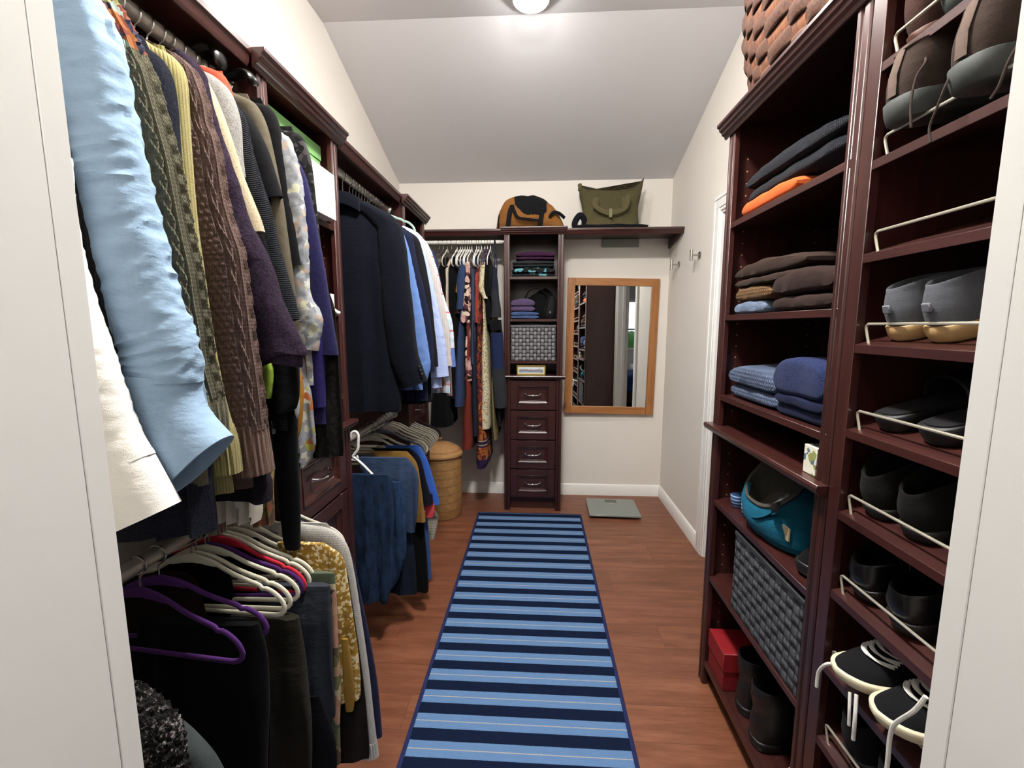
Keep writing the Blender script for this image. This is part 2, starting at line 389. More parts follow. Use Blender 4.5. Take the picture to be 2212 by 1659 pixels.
# bed glimpsed in the mirror
b = thing('bed', 'bed with white pillows and blue blanket in the next room, seen in the mirror', 'bed', (2.2, -1.9, 0))
m = MB(); m.box(1.35, 3.05, -2.95, -.9, .12, .34); m.box(1.4, 1.48, -2.9, -2.82, 0, .12); m.box(2.92, 3.0, -2.9, -2.82, 0, .12); m.box(1.4, 1.48, -1.03, -.95, 0, .12); m.box(2.92, 3.0, -1.03, -.95, 0, .12)
obj('bed_frame', m, plain('33261f', .5), b, bevel=.01)
m = MB(); m.box(1.38, 3.02, -2.93, -.92, .34, .58); obj('mattress', m, fabric('dfe3e8'), b, bevel=.05, seg=3)
m = MB(); m.box(1.35, 3.05, -2.3, -.88, .30, .62); obj('blanket', m, fabric('2c4a86', '1d3361'), b, bevel=.04, seg=3)
m = MB(); m.box(1.3, 3.1, -3.03, -2.96, 0, 1.05); obj('headboard', m, plain('e6e6e4', .4), b, bevel=.02)
for x in (1.45, 2.3):
    m = MB(); m.box(x, x+.65, -2.9, -2.45, .585, .72); obj('pillow', m, fabric('eef0f4'), b, bevel=.06, seg=3)
# ------------------------------------------------------------------ ceiling lamps, and an added fill behind the doorway
def lamp_mat(L):
    t = NT('lit frosted glass'); t.col((1, 1, 1, 1)); t.b.inputs['Emission Color'].default_value = (1, .968, .92, 1); t.b.inputs['Emission Strength'].default_value = L; return t.m
def ceiling_light(x, y, label, ZC=ZC, k=1., L=LAMP, dome=False):
    t = thing('ceiling_light', label, 'ceiling light', (x, y, ZC))
    m = MB(); m.lathe([(r*k, z) for r, z in [(.0, 0), (.095, 0), (.095, -.030), (.085, -.034), (0, -.034)]], (x, y, ZC-.0003), 32); obj('base', m, M_METAL, t)
    m = MB(); m.lathe([(r*k, z) for r, z in ([(.09, -.0345), (.096, -.045), (.092, -.062), (.07, -.078), (.04, -.087), (0, -.09)] if dome else [(.083, -.0345), (.078, -.042), (.060, -.049), (.03, -.053), (.0, -.054)])], (x, y, ZC), 32); obj('glass_shade', m, lamp_mat(L), t)
ceiling_light(-.04, 2.26, 'lit frosted glass ceiling light near the ceiling crease')
ceiling_light(-.04, 1.10, 'lit ceiling light on the flat ceiling nearest the camera, above the picture', k=1.3, L=LAMP_NEAR, dome=True)
ceiling_light(-.08, -.55, 'added fill light behind the doorway, unseen, brightening the door jambs', 2.70, 2.2, JAMB_FILL)  # unseen lamp added behind the camera to brighten the jambs
# ------------------------------------------------------------------ closet furniture
def stile(m, x0, x1, D, z0, z1, fl=True):
    if not fl: return m.box(x0, x1, -D, -D+.02, z0, z1)
    w = x1-x0; y = -D
    p = [(x0, y+.02), (x0, y+.004), (x0+.004, y), (x0+w*.30, y), (x0+w*.36, y+.005), (x0+w*.5, y+.005), (x0+w*.56, y), (x1-.004, y), (x1, y+.004), (x1, y+.02)]
    m.prism(p, 'Z', z0, z1)
CROWN = [(0, 2.048), (.006, 2.048), (.010, 2.058), (.018, 2.062), (.020, 2.070), (.027, 2.074), (.029, 2.083), (.036, 2.087), (.036, 2.097), (0, 2.097)]
def crown_mb(x0, x1, D, dep, prof=CROWN):
    m = MB(); m.prism([(-D-d, z) for d, z in prof], 'X', x0, x1); m.box(x0, x1, -D, -D+dep, 2.079, 2.0965); return m
def handle(root, front, x, y, z):
    m = MB(); P = []
    for k in range(25):
        t = k/24*2-1; P.append((x+t*.058, y-.022*(1-abs(t)**6)-.002, z-.006*(1-t*t)))
    rr = [.0036+.0035*math.exp(-((k/24*2-1)/.28)**2)+(.003 if k in (0, 24) else 0) for k in range(25)]
    m.tube(P, rr, 10)
    for s in (-1, 1): m.lathe([(.0, 0), (.008, 0), (.007, .004), (.0, .006)], (0, 0, 0), 12); 
    k = len(m.v)-2*0
    obj('handle', m_fix(m, x, y, z), M_CHROME, front, local=True)
def m_fix(m, x, y, z):      # drop the two placeholder rosettes onto the drawer face
    n = 4*12; tot = len(m.v)
    for i, s in enumerate((-1, 1)):
        a = tot-n*(2-i)
        for q in range(a, a+n):
            p = m.v[q]; m.v[q] = Vector((x+s*.058+p.x, y-p.z, z+p.y))
    return m
def drawer(root, x0, x1, D, z0, z1):
    y = -D+.004; m = MB(); w, h = x1-x0, z1-z0; bx, bz = .052, .045
    t = .019
    m.box(x0, x0+bx, y, y+t, z0, z1); m.box(x1-bx, x1, y, y+t, z0, z1); m.box(x0+bx, x1-bx, y, y+t, z0, z0+bz); m.box(x0+bx, x1-bx, y, y+t, z1-bz, z1)
    # bead and sloped recess
    a = [(x0+bx, z0+bz), (x1-bx, z0+bz), (x1-bx, z1-bz), (x0+bx, z1-bz)]
    def ring(i, dy): return [(px+(i if px < (x0+x1)/2 else -i), y+dy, pz+(i if pz < (z0+z1)/2 else -i)) for px, pz in a]
    m.loft([ring(0, .0), ring(.0, -.003), ring(.005, -.003), ring(.007, .003), ring(.020, .011), ring(.024, .011), ring(.024, .016)], False, True)
    f = obj('drawer', m, M_WOOD['X'], root, bevel=.0015, local=True)
    handle(root, f, (x0+x1)/2, y+.009, (z0+z1)/2+.004)
def unit(name, label, cat, loc, rz, W, D, upper, lower, drawers=False, fl=True, sw=.044, counter=True, crown=True, holes=True, ov=.022):
    r = thing(name, label, cat, loc, rz)
    for x0 in (0, W-.018):
        m = MB(); m.box(x0, x0+.018, -D+.02, -.003, 0, 2.079, 0)
        if holes:
            xi = x0+.0182 if x0 == 0 else x0-.0002; sg = 1 if x0 == 0 else -1
            for yy in (-D+.06, -.06):
                for k in range(46):
                    z = .17+k*.04
                    if .98 < z < 1.09: continue
                    p = [(xi, yy+.0028*math.cos(q*PI/4), z+.0028*math.sin(q*PI/4)) for q in range(8)]
                    m.add(p, [tuple(range(8))], 1)
        obj('side_panel', m, [M_WOOD['Z'], plain('b08a70', .5)], r, local=True)
    m = MB(); m.box(.018, W-.018, -.012, -.004, .06, 2.079); obj('back_panel', m, M_WOOD['Z'], r, local=True)
    for x0 in (0, W-sw):
        m = MB(); stile(m, x0, x0+sw, D, 0, 2.06, fl); obj('stile', m, M_WOOD['Z'], r, bevel=.001, local=True)
    m = crown_mb(-.022, W+ov, D, D-.004); obj('crown', m, M_WOOD['X'], r, bevel=.001, local=True)
    if counter:
        m = MB(); m.box(0.0185, W-.0185, -D+.02, -.013, 1.022, 1.04)
        m.prism([(-D+.02, 1.015), (-D-.012, 1.015), (-D-.022, 1.022), (-D-.026, 1.034), (-D-.022, 1.042), (-D+.02, 1.042)], 'X', -.022, W+ov)
        obj('counter', m, M_WOOD['X'], r, bevel=.001, local=True)
    for z in upper+lower:
        m = MB(); m.box(.019, W-.019, -D+.004, -.013, z-.019, z); obj('shelf', m, M_WOOD['X'], r, bevel=.001, local=True)
    m = MB(); m.box(sw, W-sw, -D+.05, -D+.065, 0, .078 if not drawers else .09); obj('kick_board', m, M_WOOD['X'], r, local=True)
    if drawers:
        for z0, z1 in ((.103, .322), (.330, .548), (.556, .776), (.784, 1.006)): drawer(r, sw+.002, W-sw-.002, D, z0, z1)
        m = MB(); m.box(.018, W-.018, -D+.03, -.013, .095, 1.014); obj('drawer_box', m, M_DARK, r, local=True)
    return r
UP = [1.149, 1.455, 1.757]
LF, LD = -.725, .3706
unit('closet_tower', 'dark cherry drawer tower on the left holding green and white boxes', 'closet unit', (XL, 1.20, 0), PI/2, .462, LD, [1.149, 1.455, 1.757], [], True)
unit('closet_tower', 'dark cherry drawer tower at the far left corner behind the dress shirts', 'closet unit', (XL, 2.45, 0), PI/2, .462, LD, [1.149, 1.455, 1.757], [], True)
unit('closet_tower', 'narrow dark cherry drawer tower standing against the back wall', 'closet unit', (-.244, YB, 0), 0, .428, .355, UP, [], True)
unit('closet_tower', 'dark cherry shelf tower on the right holding folded sweaters', 'closet unit', (XR, 1.678, 0), -PI/2, .666, .3648, [1.155, 1.440, 1.754], [.10, .455, .76], ov=.003)
# shoe tower with slanted shelves and wire fences
SHZ = [.27, .45, .635, .817, 1.0, 1.183, 1.363, 1.545, 1.725, 1.905]
SW_, SD = .64, .3648
SLOPE = .30
def shoe_tower():
    r = thing('shoe_tower', 'dark cherry shoe tower with slanted shelves and wire rails, right of the doorway', 'shoe rack', (XR, 1.005, 0), -PI/2)
    for x0 in (0, SW_-.018):
        m = MB(); m.box(x0, x0+.018, -SD+.018, -.003, 0, 2.079); obj('side_panel', m, M_WOOD['Z'], r, local=True)
        m = MB(); xx = x0 if x0 == 0 else SW_-.036; m.box(xx, xx+.036, -SD, -SD+.018, 0, 2.06); obj('stile', m, M_WOOD['Z'], r, bevel=.001, local=True)
    m = MB(); m.box(.018, SW_-.018, -.012, -.004, 0, 2.079); obj('back_panel', m, M_WOOD['Z'], r, local=True)
    obj('crown', crown_mb(-.0, SW_, SD, SD-.004), M_WOOD['X'], r, bevel=.001, local=True)
    for z in SHZ:
        m = MB(); y0, y1 = -SD+.0015, -.03; th = .018
        rise = SLOPE*(y1-y0)
        m.prism([(y0, z), (y1, z+rise), (y1, z+rise-th), (y0, z-th)], 'X', .0185, SW_-.0185)
        s = obj('shelf', m, M_WOOD['X'], r, bevel=.001, local=True)
        m = MB(); yy = -SD+.014; zb = z+.014*SLOPE
        P = [(.058, yy, zb-.004), (.047, yy, zb+.028), (.0475, yy-.0005, zb+.034), (.053, yy-.001, zb+.038), (SW_-.053, yy-.001, zb+.038), (SW_-.0475, yy-.0005, zb+.034), (SW_-.047, yy, zb+.028), (SW_-.058, yy, zb-.004)]
        m.tube(P, .0028, 8); obj('wire_fence', m, M_WIRE, s, local=True)
    return r
shoe_tower()
# boards on top of the hanging bays, with the rods below them
def top_board(label, x0, x1, y0, y1, face):
    m = MB(); p = [(0, 2.050), (.004, 2.050), (.010, 2.060), (.012, 2.074), (.018, 2.080), (.018, 2.094), (0, 2.094)]
    if face == 'X':
        m.box(x0, x1-.018, y0, y1, 2.076, 2.094); m.prism([(x1-.018+d, z) for d, z in p], 'Y', y0, y1)
    else:
        m.box(x0, x1, y0+.018, y1, 2.076, 2.094); m.prism([(y0+.018-d, z) for d, z in p], 'X', x0, x1)
    tag(obj('top_shelf', m, M_WOOD['Y' if face == 'X' else 'X'], bevel=.001), label, 'shelf')
top_board('dark cherry top shelf over the knitwear by the near left wall', XL, LF+.004, YF+.002, 1.176, 'X')
top_board('dark cherry top shelf over the suits between the two left towers', XL, LF+.004, 1.686, 2.426, 'X')
top_board('dark cherry top shelf over the dresses on the back wall', XL, -.268, 3.288, YB, 'Y')
top_board('dark cherry top shelf above the wooden mirror on the back wall', .208, XR, 3.288, YB, 'Y')
m = MB(); m.box(.50, .78, YB-.014, YB, 2.012, 2.074); tag(obj('shelf_cleat', m, plain('8f9488', .6), bevel=.002), 'pale grey mounting rail under the top shelf on the back wall', 'bracket')
m = MB(); m.prism([(YB, 2.075), (3.34, 2.075), (3.42, 2.03), (YB, 2.0)], 'X', XR-.016, XR-.0003); tag(obj('shelf_end_bracket', m, M_WOOD['Y']), 'dark wooden end bracket under the top shelf on the right wall', 'bracket')
def rod(label, a, b, r, mat, ax):
    t = thing('closet_rod', label, 'rail', a)
    m = MB(); m.tube([a, b], r, 20); obj('pole', m, mat, t)
    d = (Vector(b)-Vector(a)).normalized()
    for p, s in ((a, 1), (b, -1)):
        m = MB(); m.tube([Vector(p), Vector(p)+d*s*.006, Vector(p)+d*s*.012], [r*1.9, r*1.9, r*1.35], 20); obj('socket', m, M_METAL, t)
RX = -.815
rod('brushed metal rod carrying the knitwear, upper left nearest the camera', (RX, YF+.001, 2.025), (RX, 1.199, 2.025), .016, M_ROD, 'Y')
rod('dark metal rod below the knitwear carrying velvet hangers', (RX, YF+.001, .915), (RX, 1.199, .915), .016, M_ROD, 'Y')
rod('brushed metal rod carrying the navy suit and dress shirts', (RX, 1.663, 2.025), (RX, 2.449, 2.025), .016, M_ROD, 'Y')
rod('dark metal rod below the navy suit carrying jeans', (RX, 1.663, .915), (RX, 2.449, .915), .016, M_ROD, 'Y')
rod('white rod carrying the dresses on the back wall', (XL+.001, 3.345, 2.012), (-.2445, 3.345, 2.012), .014, plain('dcdad4', .35), 'X')
# ------------------------------------------------------------------ mirror
def mirror():
    c = Vector((.585, 3.6, 1.237)); R = Matrix.Translation(c) @ Matrix.Rotation(.018, 4, 'Z') @ Matrix.Rotation(math.radians(.95), 4, 'Y') @ Matrix.Rotation(math.radians(-.6), 4, 'X')
    t = thing('wall_mirror', 'wooden framed mirror hanging on the back wall', 'mirror', tuple(c)); ROOTM[t.name] = R; t.rotation_euler = R.to_euler()
    w, h, f = .357, .538, .058; M_OAK = wood('8a5428', 'b27a45', .45, 'Z', .1, .8); M_OAKX = wood('8a5428', 'b27a45', .45, 'X', .1, .8)
    for x0, x1, z0, z1, k in ((-w, -w+f, -h, h, M_OAK), (w-f, w, -h, h, M_OAK), (-w+f, w-f, h-f, h, M_OAKX), (-w+f, w-f, -h, -h+f, M_OAKX)):
        m = MB(); m.box(x0, x1, -.012, .014, z0, z1); obj('frame_rail', m, k, t, bevel=.002, local=True)
    t2 = NT('mirror glass'); t2.col((.93, .95, .94, 1)); t2.set(Metallic=1., Roughness=.0)
    m = MB(); m.box(-w+f-.004, w-f+.004, .002, .005, -h+f-.004, h-f+.004); obj('mirror_glass', m, t2.m, t, flat=True, local=True)
mirror()
# robe hooks on the right wall
def robe_hook(y, z, label):
    t = thing('robe_hook', label, 'hook', (XR, y, z)); R = Matrix.Translation((XR, y, z)) @ Matrix.Rotation(-PI/2, 4, 'Y')
    m = MB(); m.lathe([(0, 0), (.022, 0), (.022, .006), (.018, .009), (.0, .009)], (0, 0, 0), 24).tf(R); obj('rosette', m, M_METAL, t)
    m = MB(); m.lathe([(0, .009), (.006, .009), (.006, .05), (0, .05)], (0, 0, 0), 14).tf(R); obj('post', m, M_METAL, t)
    m = MB(); m.lathe([(0, -.034), (.0095, -.034), (.0095, .034), (0, .034)], (XR-.055, y, z), 18); obj('peg', m, M_METAL, t, bevel=.001)
robe_hook(3.375, 1.846, 'brushed steel robe hook on the right wall nearest the mirror')
robe_hook(2.955, 1.848, 'brushed steel robe hook on the right wall nearest the door casing')
# ------------------------------------------------------------------ rug
def rug_mat():
    t = NT('striped rug'); v = t.co(); y = t.sep(v)[1]; n = t.noise(v, 420, 2, .7)
    ys = t.math('ADD', y, t.math('MULTIPLY', t.math('SUBTRACT', n, .5), .004))
    k = t.math('FRACT', t.math('ADD', t.math('MULTIPLY', ys, 1/RUGP), RUGO))
    c = t.ramp(k, [(0, '16213a'), (.44, '6b8fbd'), (.70, 'b9b4ae'), (.735, '6b8fbd')], 'CONSTANT')
    c = t.mix(t.math('MULTIPLY', n, .45), c, t.mix(.5, c, lin('0a1020')))
    t.col(c); t.set(Roughness=1.); t.b.inputs['Specular IOR Level'].default_value = .05
    rb = t.math('ABSOLUTE', t.math('SINE', t.math('MULTIPLY', y, 520.)))
    t.bump(t.math('ADD', n, t.math('MULTIPLY', rb, .6)), .7, .004); return t.m
RUGP, RUGO = .1065, 50.563
t = thing('runner_rug', 'blue striped runner rug on the wooden floor', 'rug', (0, 0, 0))
m = MB(); m.box(-.425, .322, .36, 3.19, .001, .009); obj('pile', m, rug_mat(), t, bevel=.003)
m = MB(); P = [(-.431, .354), (.328, .354), (.328, 3.196), (-.431, 3.196)]
for a, b in zip(P, P[1:]+P[:1]): m.tube([(a[0], a[1], .0052), (b[0], b[1], .0052)], .0052, 8, flat=(1.6, 1.0))
obj('binding', m, fabric('20264a', '2d3563'), t)
# bathroom scale
t = thing('bathroom_scale', 'grey glass bathroom scale on the floor below the mirror', 'scale', (.585, 3.30, 0)); 
R = Matrix.Translation((.583, 3.305, 0)) @ Matrix.Rotation(-.03, 4, 'Z'); ROOTM[t.name] = R; t.location = R.to_translation(); t.rotation_euler = R.to_euler()
m = MB(); m.box(-.188, .188, -.162, .162, .016, .030); obj('glass_plate', m, plain('7d8580', .15), t, bevel=.004, seg=2, local=True)
m = MB(); m.box(-.16, .16, -.14, .14, .006, .016)
for x in (-.14, .14):
    for y in (-.12, .12): m.lathe([(0, 0), (.018, 0), (.018, .006), (0, .006)], (x, y, 0), 14)
obj('base', m, plain('2b2d2c', .5), t, local=True)
m = MB(); m.box(-.045, .045, .085, .135, .0302, .0306); obj('display', m, plain('4b524e', .2), t, local=True)
m = MB(); m.box(-.016, .016, .066, .078, .0302, .0306); obj('logo_plate', m, plain('9aa19c', .2), t, local=True)
# ------------------------------------------------------------------ hangers
VCOL = {'cream': 'cfcbb8', 'purple': '472460', 'red': 'c2283a', 'grey': '6c7079', 'sage': '8fa59c', 'dark': '3a3537', 'white': 'e8e6e0'}
def velvet(c):
    return boucle(VCOL[c], tuple(min(255, int(VCOL[c][i:i+2], 16)+14) for i in (0, 2, 4)), 700., .12)
HP = [(0, -.072), (.028, -.075), (.06, -.088), (.10, -.110), (.14, -.126), (.165, -.135), (.172, -.143), (.181, -.142), (.200, -.151), (.217, -.167), (.225, -.184), (.222, -.199), (.208, -.207), (.18, -.208), (.09, -.208)]
def hook_path(rr=.0185, stem=-.075):
    P = [(-rr*math.cos(a), 0, -rr+rr*math.sin(a)+.002) for a in [(-.35)+k*(PI+.35)/14 for k in range(15)]]
    P = [(-x if False else x, y, z) for x, y, z in P]
    return P+[(rr*.96, 0, -rr-.006), (rr*.55, 0, -rr-.016), (rr*.12, 0, -rr-.022), (0, 0, -rr-.03), (0, 0, stem)]
def make_hanger(color, label, group, bar=True, w=1., hookm=None):
    t = thing('clothes_hanger', label, 'hanger', (0, 0, 0), group=group)
    m = MB(); m.tube(hook_path(stem=-.075 if w == 1. else -.124), .0019, 8); obj('hook', m, hookm or M_HOOK, t, local=True)
    m = MB(); R = crom([(x*w, 0, z-(.05 if w < 1 else 0)) for x, z in HP], 40)
    if bar:
        L = [Vector((-p.x, 0, p.z)) for p in reversed(R)]; m.tube(L[:-1]+R, .0062, 10, flat=(1., .55), up=(0, 1, 0), closed=False); m.tube([L[0], R[-1]], .0056, 10, flat=(1., .55), up=(0, 1, 0))
    else:
        Rb = R[:-4]; L = [Vector((-p.x, 0, p.z)) for p in reversed(Rb)]; m.tube(L[:-1]+Rb, .0062, 10, flat=(1., .55), up=(0, 1, 0))
    if w == 1.: m.prism([(-.075, -.094), (-.045, -.080), (-.018, -.068), (0, -.064), (.018, -.068), (.045, -.080), (.075, -.094), (.05, -.094), (.025, -.089), (0, -.087), (-.025, -.089), (-.05, -.094)], 'Y', -.0033, .0033)
    obj('hanger_frame', m, velvet(color), t, bevel=.001, local=True)
    return t
HPROTO = {}
def hanger(color, loc, rz, label, group=None, bar=True, tilt=0., w=1.):
    key = (color, bar, w)
    if key not in HPROTO:
        h = make_hanger(color, label, group, bar, w); HPROTO[key] = h
        h.location = loc; h.rotation_euler = (0, tilt, rz)
        if not group and 'group' in h: del h['group']
        return h
    h = dup(HPROTO[key], loc, (0, tilt, rz), label, group)
    if not group and 'group' in h: del h['group']
    return h
# ------------------------------------------------------------------ garment builders
def ringE(c, n, y, a, b, N, p=1.0, disp=None, s=0.):
    R = []
    for i in range(N):
        th = 2*PI*i/N; ca, sa = math.cos(th), math.sin(th)
        ca = math.copysign(abs(ca)**p, ca); sa = math.copysign(abs(sa)**p, sa)
        k = disp(th, s) if disp else 0.
        R.append(c + n*(a*ca+k*math.cos(th)) + y*(b*sa+k*math.sin(th)))
    return R
def d_linen(seed, amp=.006):
    def f(th, s):
        q = nz(th*.9+seed, s*26+seed*3+.5*math.sin(th), seed); q2 = nz(th*1.6, s*60, seed+5)
        return amp*(1-abs(q)*2.4)*.8+amp*.35*q2
    return f
def d_soft(seed, amp=.006):
    return lambda th, s: amp*nz(math.cos(th)*1.3+seed, math.sin(th)*1.3, s*7)+amp*.35*nz(math.cos(th)*3, math.sin(th)*3+seed, s*24)
def d_cable(cols, amp=.007, pitch=16., ribs=5):
    def f(th, s):
        u = th/(2*PI)*cols; k = int(u); u -= k
        if k % 2 == 0:
            sw = .24*math.sin(s*pitch*2*PI+k); h = max(math.exp(-((u-.5-sw)/.2)**2)*(1 if math.cos(s*pitch*2*PI+k) > 0 else .7), math.exp(-((u-.5+sw)/.2)**2)*(.7 if math.cos(s*pitch*2*PI+k) > 0 else 1))
            return amp*(h-.4)
        return amp*.55*(abs(math.sin(u*PI*3))-.5)
    return f
def d_seed(nc=26, ns=44, amp=.0035):
    return lambda th, s: amp*(abs(math.sin(th*nc/2+(int(s*ns) % 2)*PI/2))*abs(math.sin(s*ns*PI)))
def path_loft(P, ru, rv, Yax=Vector((0, 1, 0)), N=40, n=70, disp=None, p=.85, hollow=True, z_end=None):
    """tube of flattened section whose outer (aisle-side) edge follows the points P"""
    Q = crom(P, n); m = MB(); rings = []
    for k, q in enumerate(Q):
        t = (Q[min(k+1, n-1)]-Q[max(k-1, 0)]); t.normalize(); nn = Vector((t.z, 0, -t.x)) if Yax.y else Vector((0, t.z, -t.y))
        nn = -t.cross(Yax); nn.normalize()
        if nn.dot(Vector((-1, 0, -.3)) if Yax.y else Vector((0, 1, -.3))) < 0: nn = -nn
        s = k/(n-1); a, b = lerpl(ru, s), lerpl(rv, s)
        dl = math.sqrt(a*a+(b*q.x/max(q.y, .2))**2) if Yax.y else a
        rings.append(ringE(q+nn*dl, -nn, Yax, a, b, N, p, disp, s))
    if hollow:
        last = rings[-1]; c = sum(last, Vector())/len(last); prev = sum(rings[-4], Vector())/len(last); up = (prev-c)
        rings.append([c+(p_-c)*.9 for p_ in last]); rings.append([c+(p_-c)*.82+up*1.2 for p_ in last])
    m.loft(rings); return m, Q
def body_loft(rows, y0, tb, seed=0, N=56, folds=5, amp=.010, top=True, hollow=True, sway=.0):
    """hanging cloth between x0 and x1 for each row (z, x0, x1[, thickness]); front towards -Y"""
    m = MB(); rings = []; rows = sorted(rows, key=lambda r: -r[0]); zt, zb = rows[0][0], rows[-1][0]
    V = crom([Vector((r[0], r[1], r[2])) for r in rows], 44)
    for v in V:
        z, x0, x1 = v; s = (zt-z)/max(zt-zb, 1e-6); c = (x0+x1)/2; a = max((x1-x0)/2, .002); R = []
        for i in range(N):
            th = 2*PI*i/N; ca, sa = math.cos(th), math.sin(th)
            x = c+a*math.copysign(abs(ca)**.7, ca); b = tb*(.55+.45*min(1, s*4)); y = b*math.copysign(abs(sa)**.8, sa)
            f = amp*(s*.9+.1)*(math.sin(x*folds*22+seed+1.3*math.sin(z*3+seed))+.5*math.sin(x*folds*41+seed*2)) + amp*.5*nz(x*9, z*7, seed)
            R.append(Vector((x, y0+y+f*(.6 if sa > 0 else 1)+sway*s, z+(.006*math.sin(x*17+seed) if s > .97 else 0))))
        rings.append(R)
    if hollow:
        last = rings[-1]; c = sum(last, Vector())/len(last)
        rings.append([Vector((c.x+(p.x-c.x)*.97, c.y+(p.y-c.y)*.8, p.z+.001)) for p in last]); rings.append([Vector((c.x+(p.x-c.x)*.95, c.y+(p.y-c.y)*.7, p.z+.05)) for p in last])
    m.loft(rings); return m
def left_garment(name, label, Y, edge, mat, ru=.05, rv=.03, cat='shirt', group=None, hem=1.15, disp=None, bmat=None, xl=-1.03, tb=None, cuff=None, cuffm=None, N=40, n=70, yoke=None, body=True, seed=None, rodz=2.041, lean=0., bodyx=None, p=.85, hollow=True):
    """garment on a rod of the left wall; edge = outline of the sleeve's aisle side"""
    seed = seed if seed is not None else Y*7.3
    r = thing(name, label, cat, (RX, Y, rodz), group=group)
    P = [at(x, y, 'Y', Y+lean*i/(len(edge)-1)) for i, (x, y) in enumerate(edge)]
    k1 = 1.0
    if cuff or yoke:
        Q = crom(P, 101)
        a = int(100*yoke[0]) if yoke else 0; b = 100-int(100*cuff) if cuff else 100
        if yoke:
            m, _ = path_loft(Q[:a+1], [lerpl(ru, i/100) for i in range(0, a+1, max(1, a//4))], rv, N=N, n=30, disp=disp, hollow=False, p=p); obj('yoke', m, yoke[1], r)
        m, _ = path_loft(Q[a:b+1], [lerpl(ru, (a+(b-a)*i/8)/100) for i in range(9)], rv, N=N, n=n, disp=disp, hollow=False, p=p); obj('sleeve', m, mat, r)
        if cuff:
            rc = lerpl(ru, 1.); m, _ = path_loft(Q[b-1:], [rc*1.05, rc*1.07], [lerpl(rv, 1.)*1.09]*2, N=N, n=14, disp=(lambda th, s: .0016*math.sin(th*22)) if cuffm and cuffm[1] else None, hollow=True, p=p)
            obj('cuff', m, cuffm[0] if cuffm else mat, r)
    else:
        m, _ = path_loft(P, ru, rv, N=N, n=n, disp=disp, p=p, hollow=hollow); obj('sleeve', m, mat, r)
    if body:
        zs = [q.z for q in P]; rows = []; ztop = max(zs); 
        Q = crom(P, 40)
        for z in [ztop-.012-(ztop-.012-hem)*i/14 for i in range(15)]:
            xs = [q.x for q in Q if q.z >= z-.03]; x1 = min(max(xs), bodyx or 9)-lerpl(ru, .4)*.8
            xa = max(xl, 2*RX-x1)
            rows.append((z, min(xa, x1-.03), x1))
        obj('body', body_loft(rows, Y+.004, tb or min(.012, (rv if not isinstance(rv, (list, tuple)) else rv[0])*.6), seed), bmat or mat, r)
    return r
def hook_over(Y, z=2.041, rx=RX, color='cream', rz=0., label='hanger with a chrome hook on the upper rod above the knitwear', group='hangers inside the knitwear'):
    return hanger(color, (rx, Y, z), rz, label, group, w=.42)
# ------------------------------------------------------------------ upper near rod: knitwear and tops (near to far)
G1 = 'tops on the upper near rod'
r = left_garment('white_shirt', 'white cotton shirt sleeve hanging nearest the left door jamb', .57, [(150, 330), (165, 480), (205, 640), (245, 760), (297, 916), (335, 988), (388, 1085)], fabric('e9e6df', 'f4f2ee', wr=.35), [.03, .045, .05, .055, .055], .03, disp=d_linen(3, .002), cuff=.16, tb=.02, hem=1.3)
left_garment('black_cardigan', 'black cardigan squeezed between the white shirt and the blue shirt', .605, [(120, 200), (165, 400), (200, 540), (235, 680), (262, 780), (290, 880)], knit('0e0c0c', '1d1a1a'), [.02, .03, .03], .016, 'cardigan', hem=1.2)
left_garment('blue_shirt', 'light blue linen shirt with wrinkled sleeve and buttoned cuff', .665, [(150, -60), (200, -40), (237, 20), (252, 60), (270, 140), (290, 240), (310, 320), (333, 430), (352, 500), (385, 620), (420, 720), (433, 780), (436, 850), (455, 890), (497, 937)],
    fabric('869fb8', '9ab3c9', wr=.5), [.03, .052, .056, .058, .062, .064, .066], [.03, .036, .038], disp=d_linen(1, .0046), cuff=.13, hem=1.26, N=56, n=120, lean=-.03)
left_garment('tweed_cardigan', 'olive tweed cable knit cardigan with a colourful patterned yoke', .725, [(215, -60), (245, -30), (268, 8), (288, 48), (302, 78), (318, 122), (333, 150), (345, 190), (357, 235), (372, 290), (385, 340), (395, 390), (408, 460), (420, 520), (435, 590), (443, 650), (455, 720), (462, 780), (480, 850), (490, 900), (492, 950)],
    knit('37342a', '6b6856', 210., 1.1, .5), [.02, .045, .052, .052, .05, .045], .034, 'cardigan', disp=d_cable(14, .0085, 9.), N=96, n=180, hem=1.12, yoke=(.17, printed(('6f3c26', '7f8e86', '86855a', '25283a', '8a5532', '6b352f'), 60.)), cuff=.10, cuffm=(knit('37342a', '656250', 210., 1., .5, rib=300.), True))
left_garment('navy_sweater', 'dark navy fuzzy sweater between the tweed cardigan and yellow sweater', .785, [(285, 60), (312, 93), (340, 105), (360, 130), (375, 170), (384, 230), (388, 300), (393, 360), (405, 460), (420, 560), (440, 660), (455, 760), (468, 860), (475, 970)], boucle('0d0f1c', '1f2338', 240.), [.02, .04, .04], .026, 'sweater', hem=1.0, tb=.03)
left_garment('yellow_sweater', 'pale yellow ribbed sweater with long cuff beside the brown cable cardigan', .825, [(320, 80), (345, 98), (372, 112), (395, 140), (405, 180), (409, 250), (414, 330), (421, 420), (429, 500), (443, 600), (460, 720), (480, 830), (497, 900), (513, 950), (523, 1020)], knit('766e42', 'a19868', 260., .9, .5, rib=420.), [.02, .036, .036, .036, .036], .022, 'sweater', hem=1.06, cuff=.11, cuffm=(knit('726a40', '9c9364', 260., .9, .6, rib=420.), True))
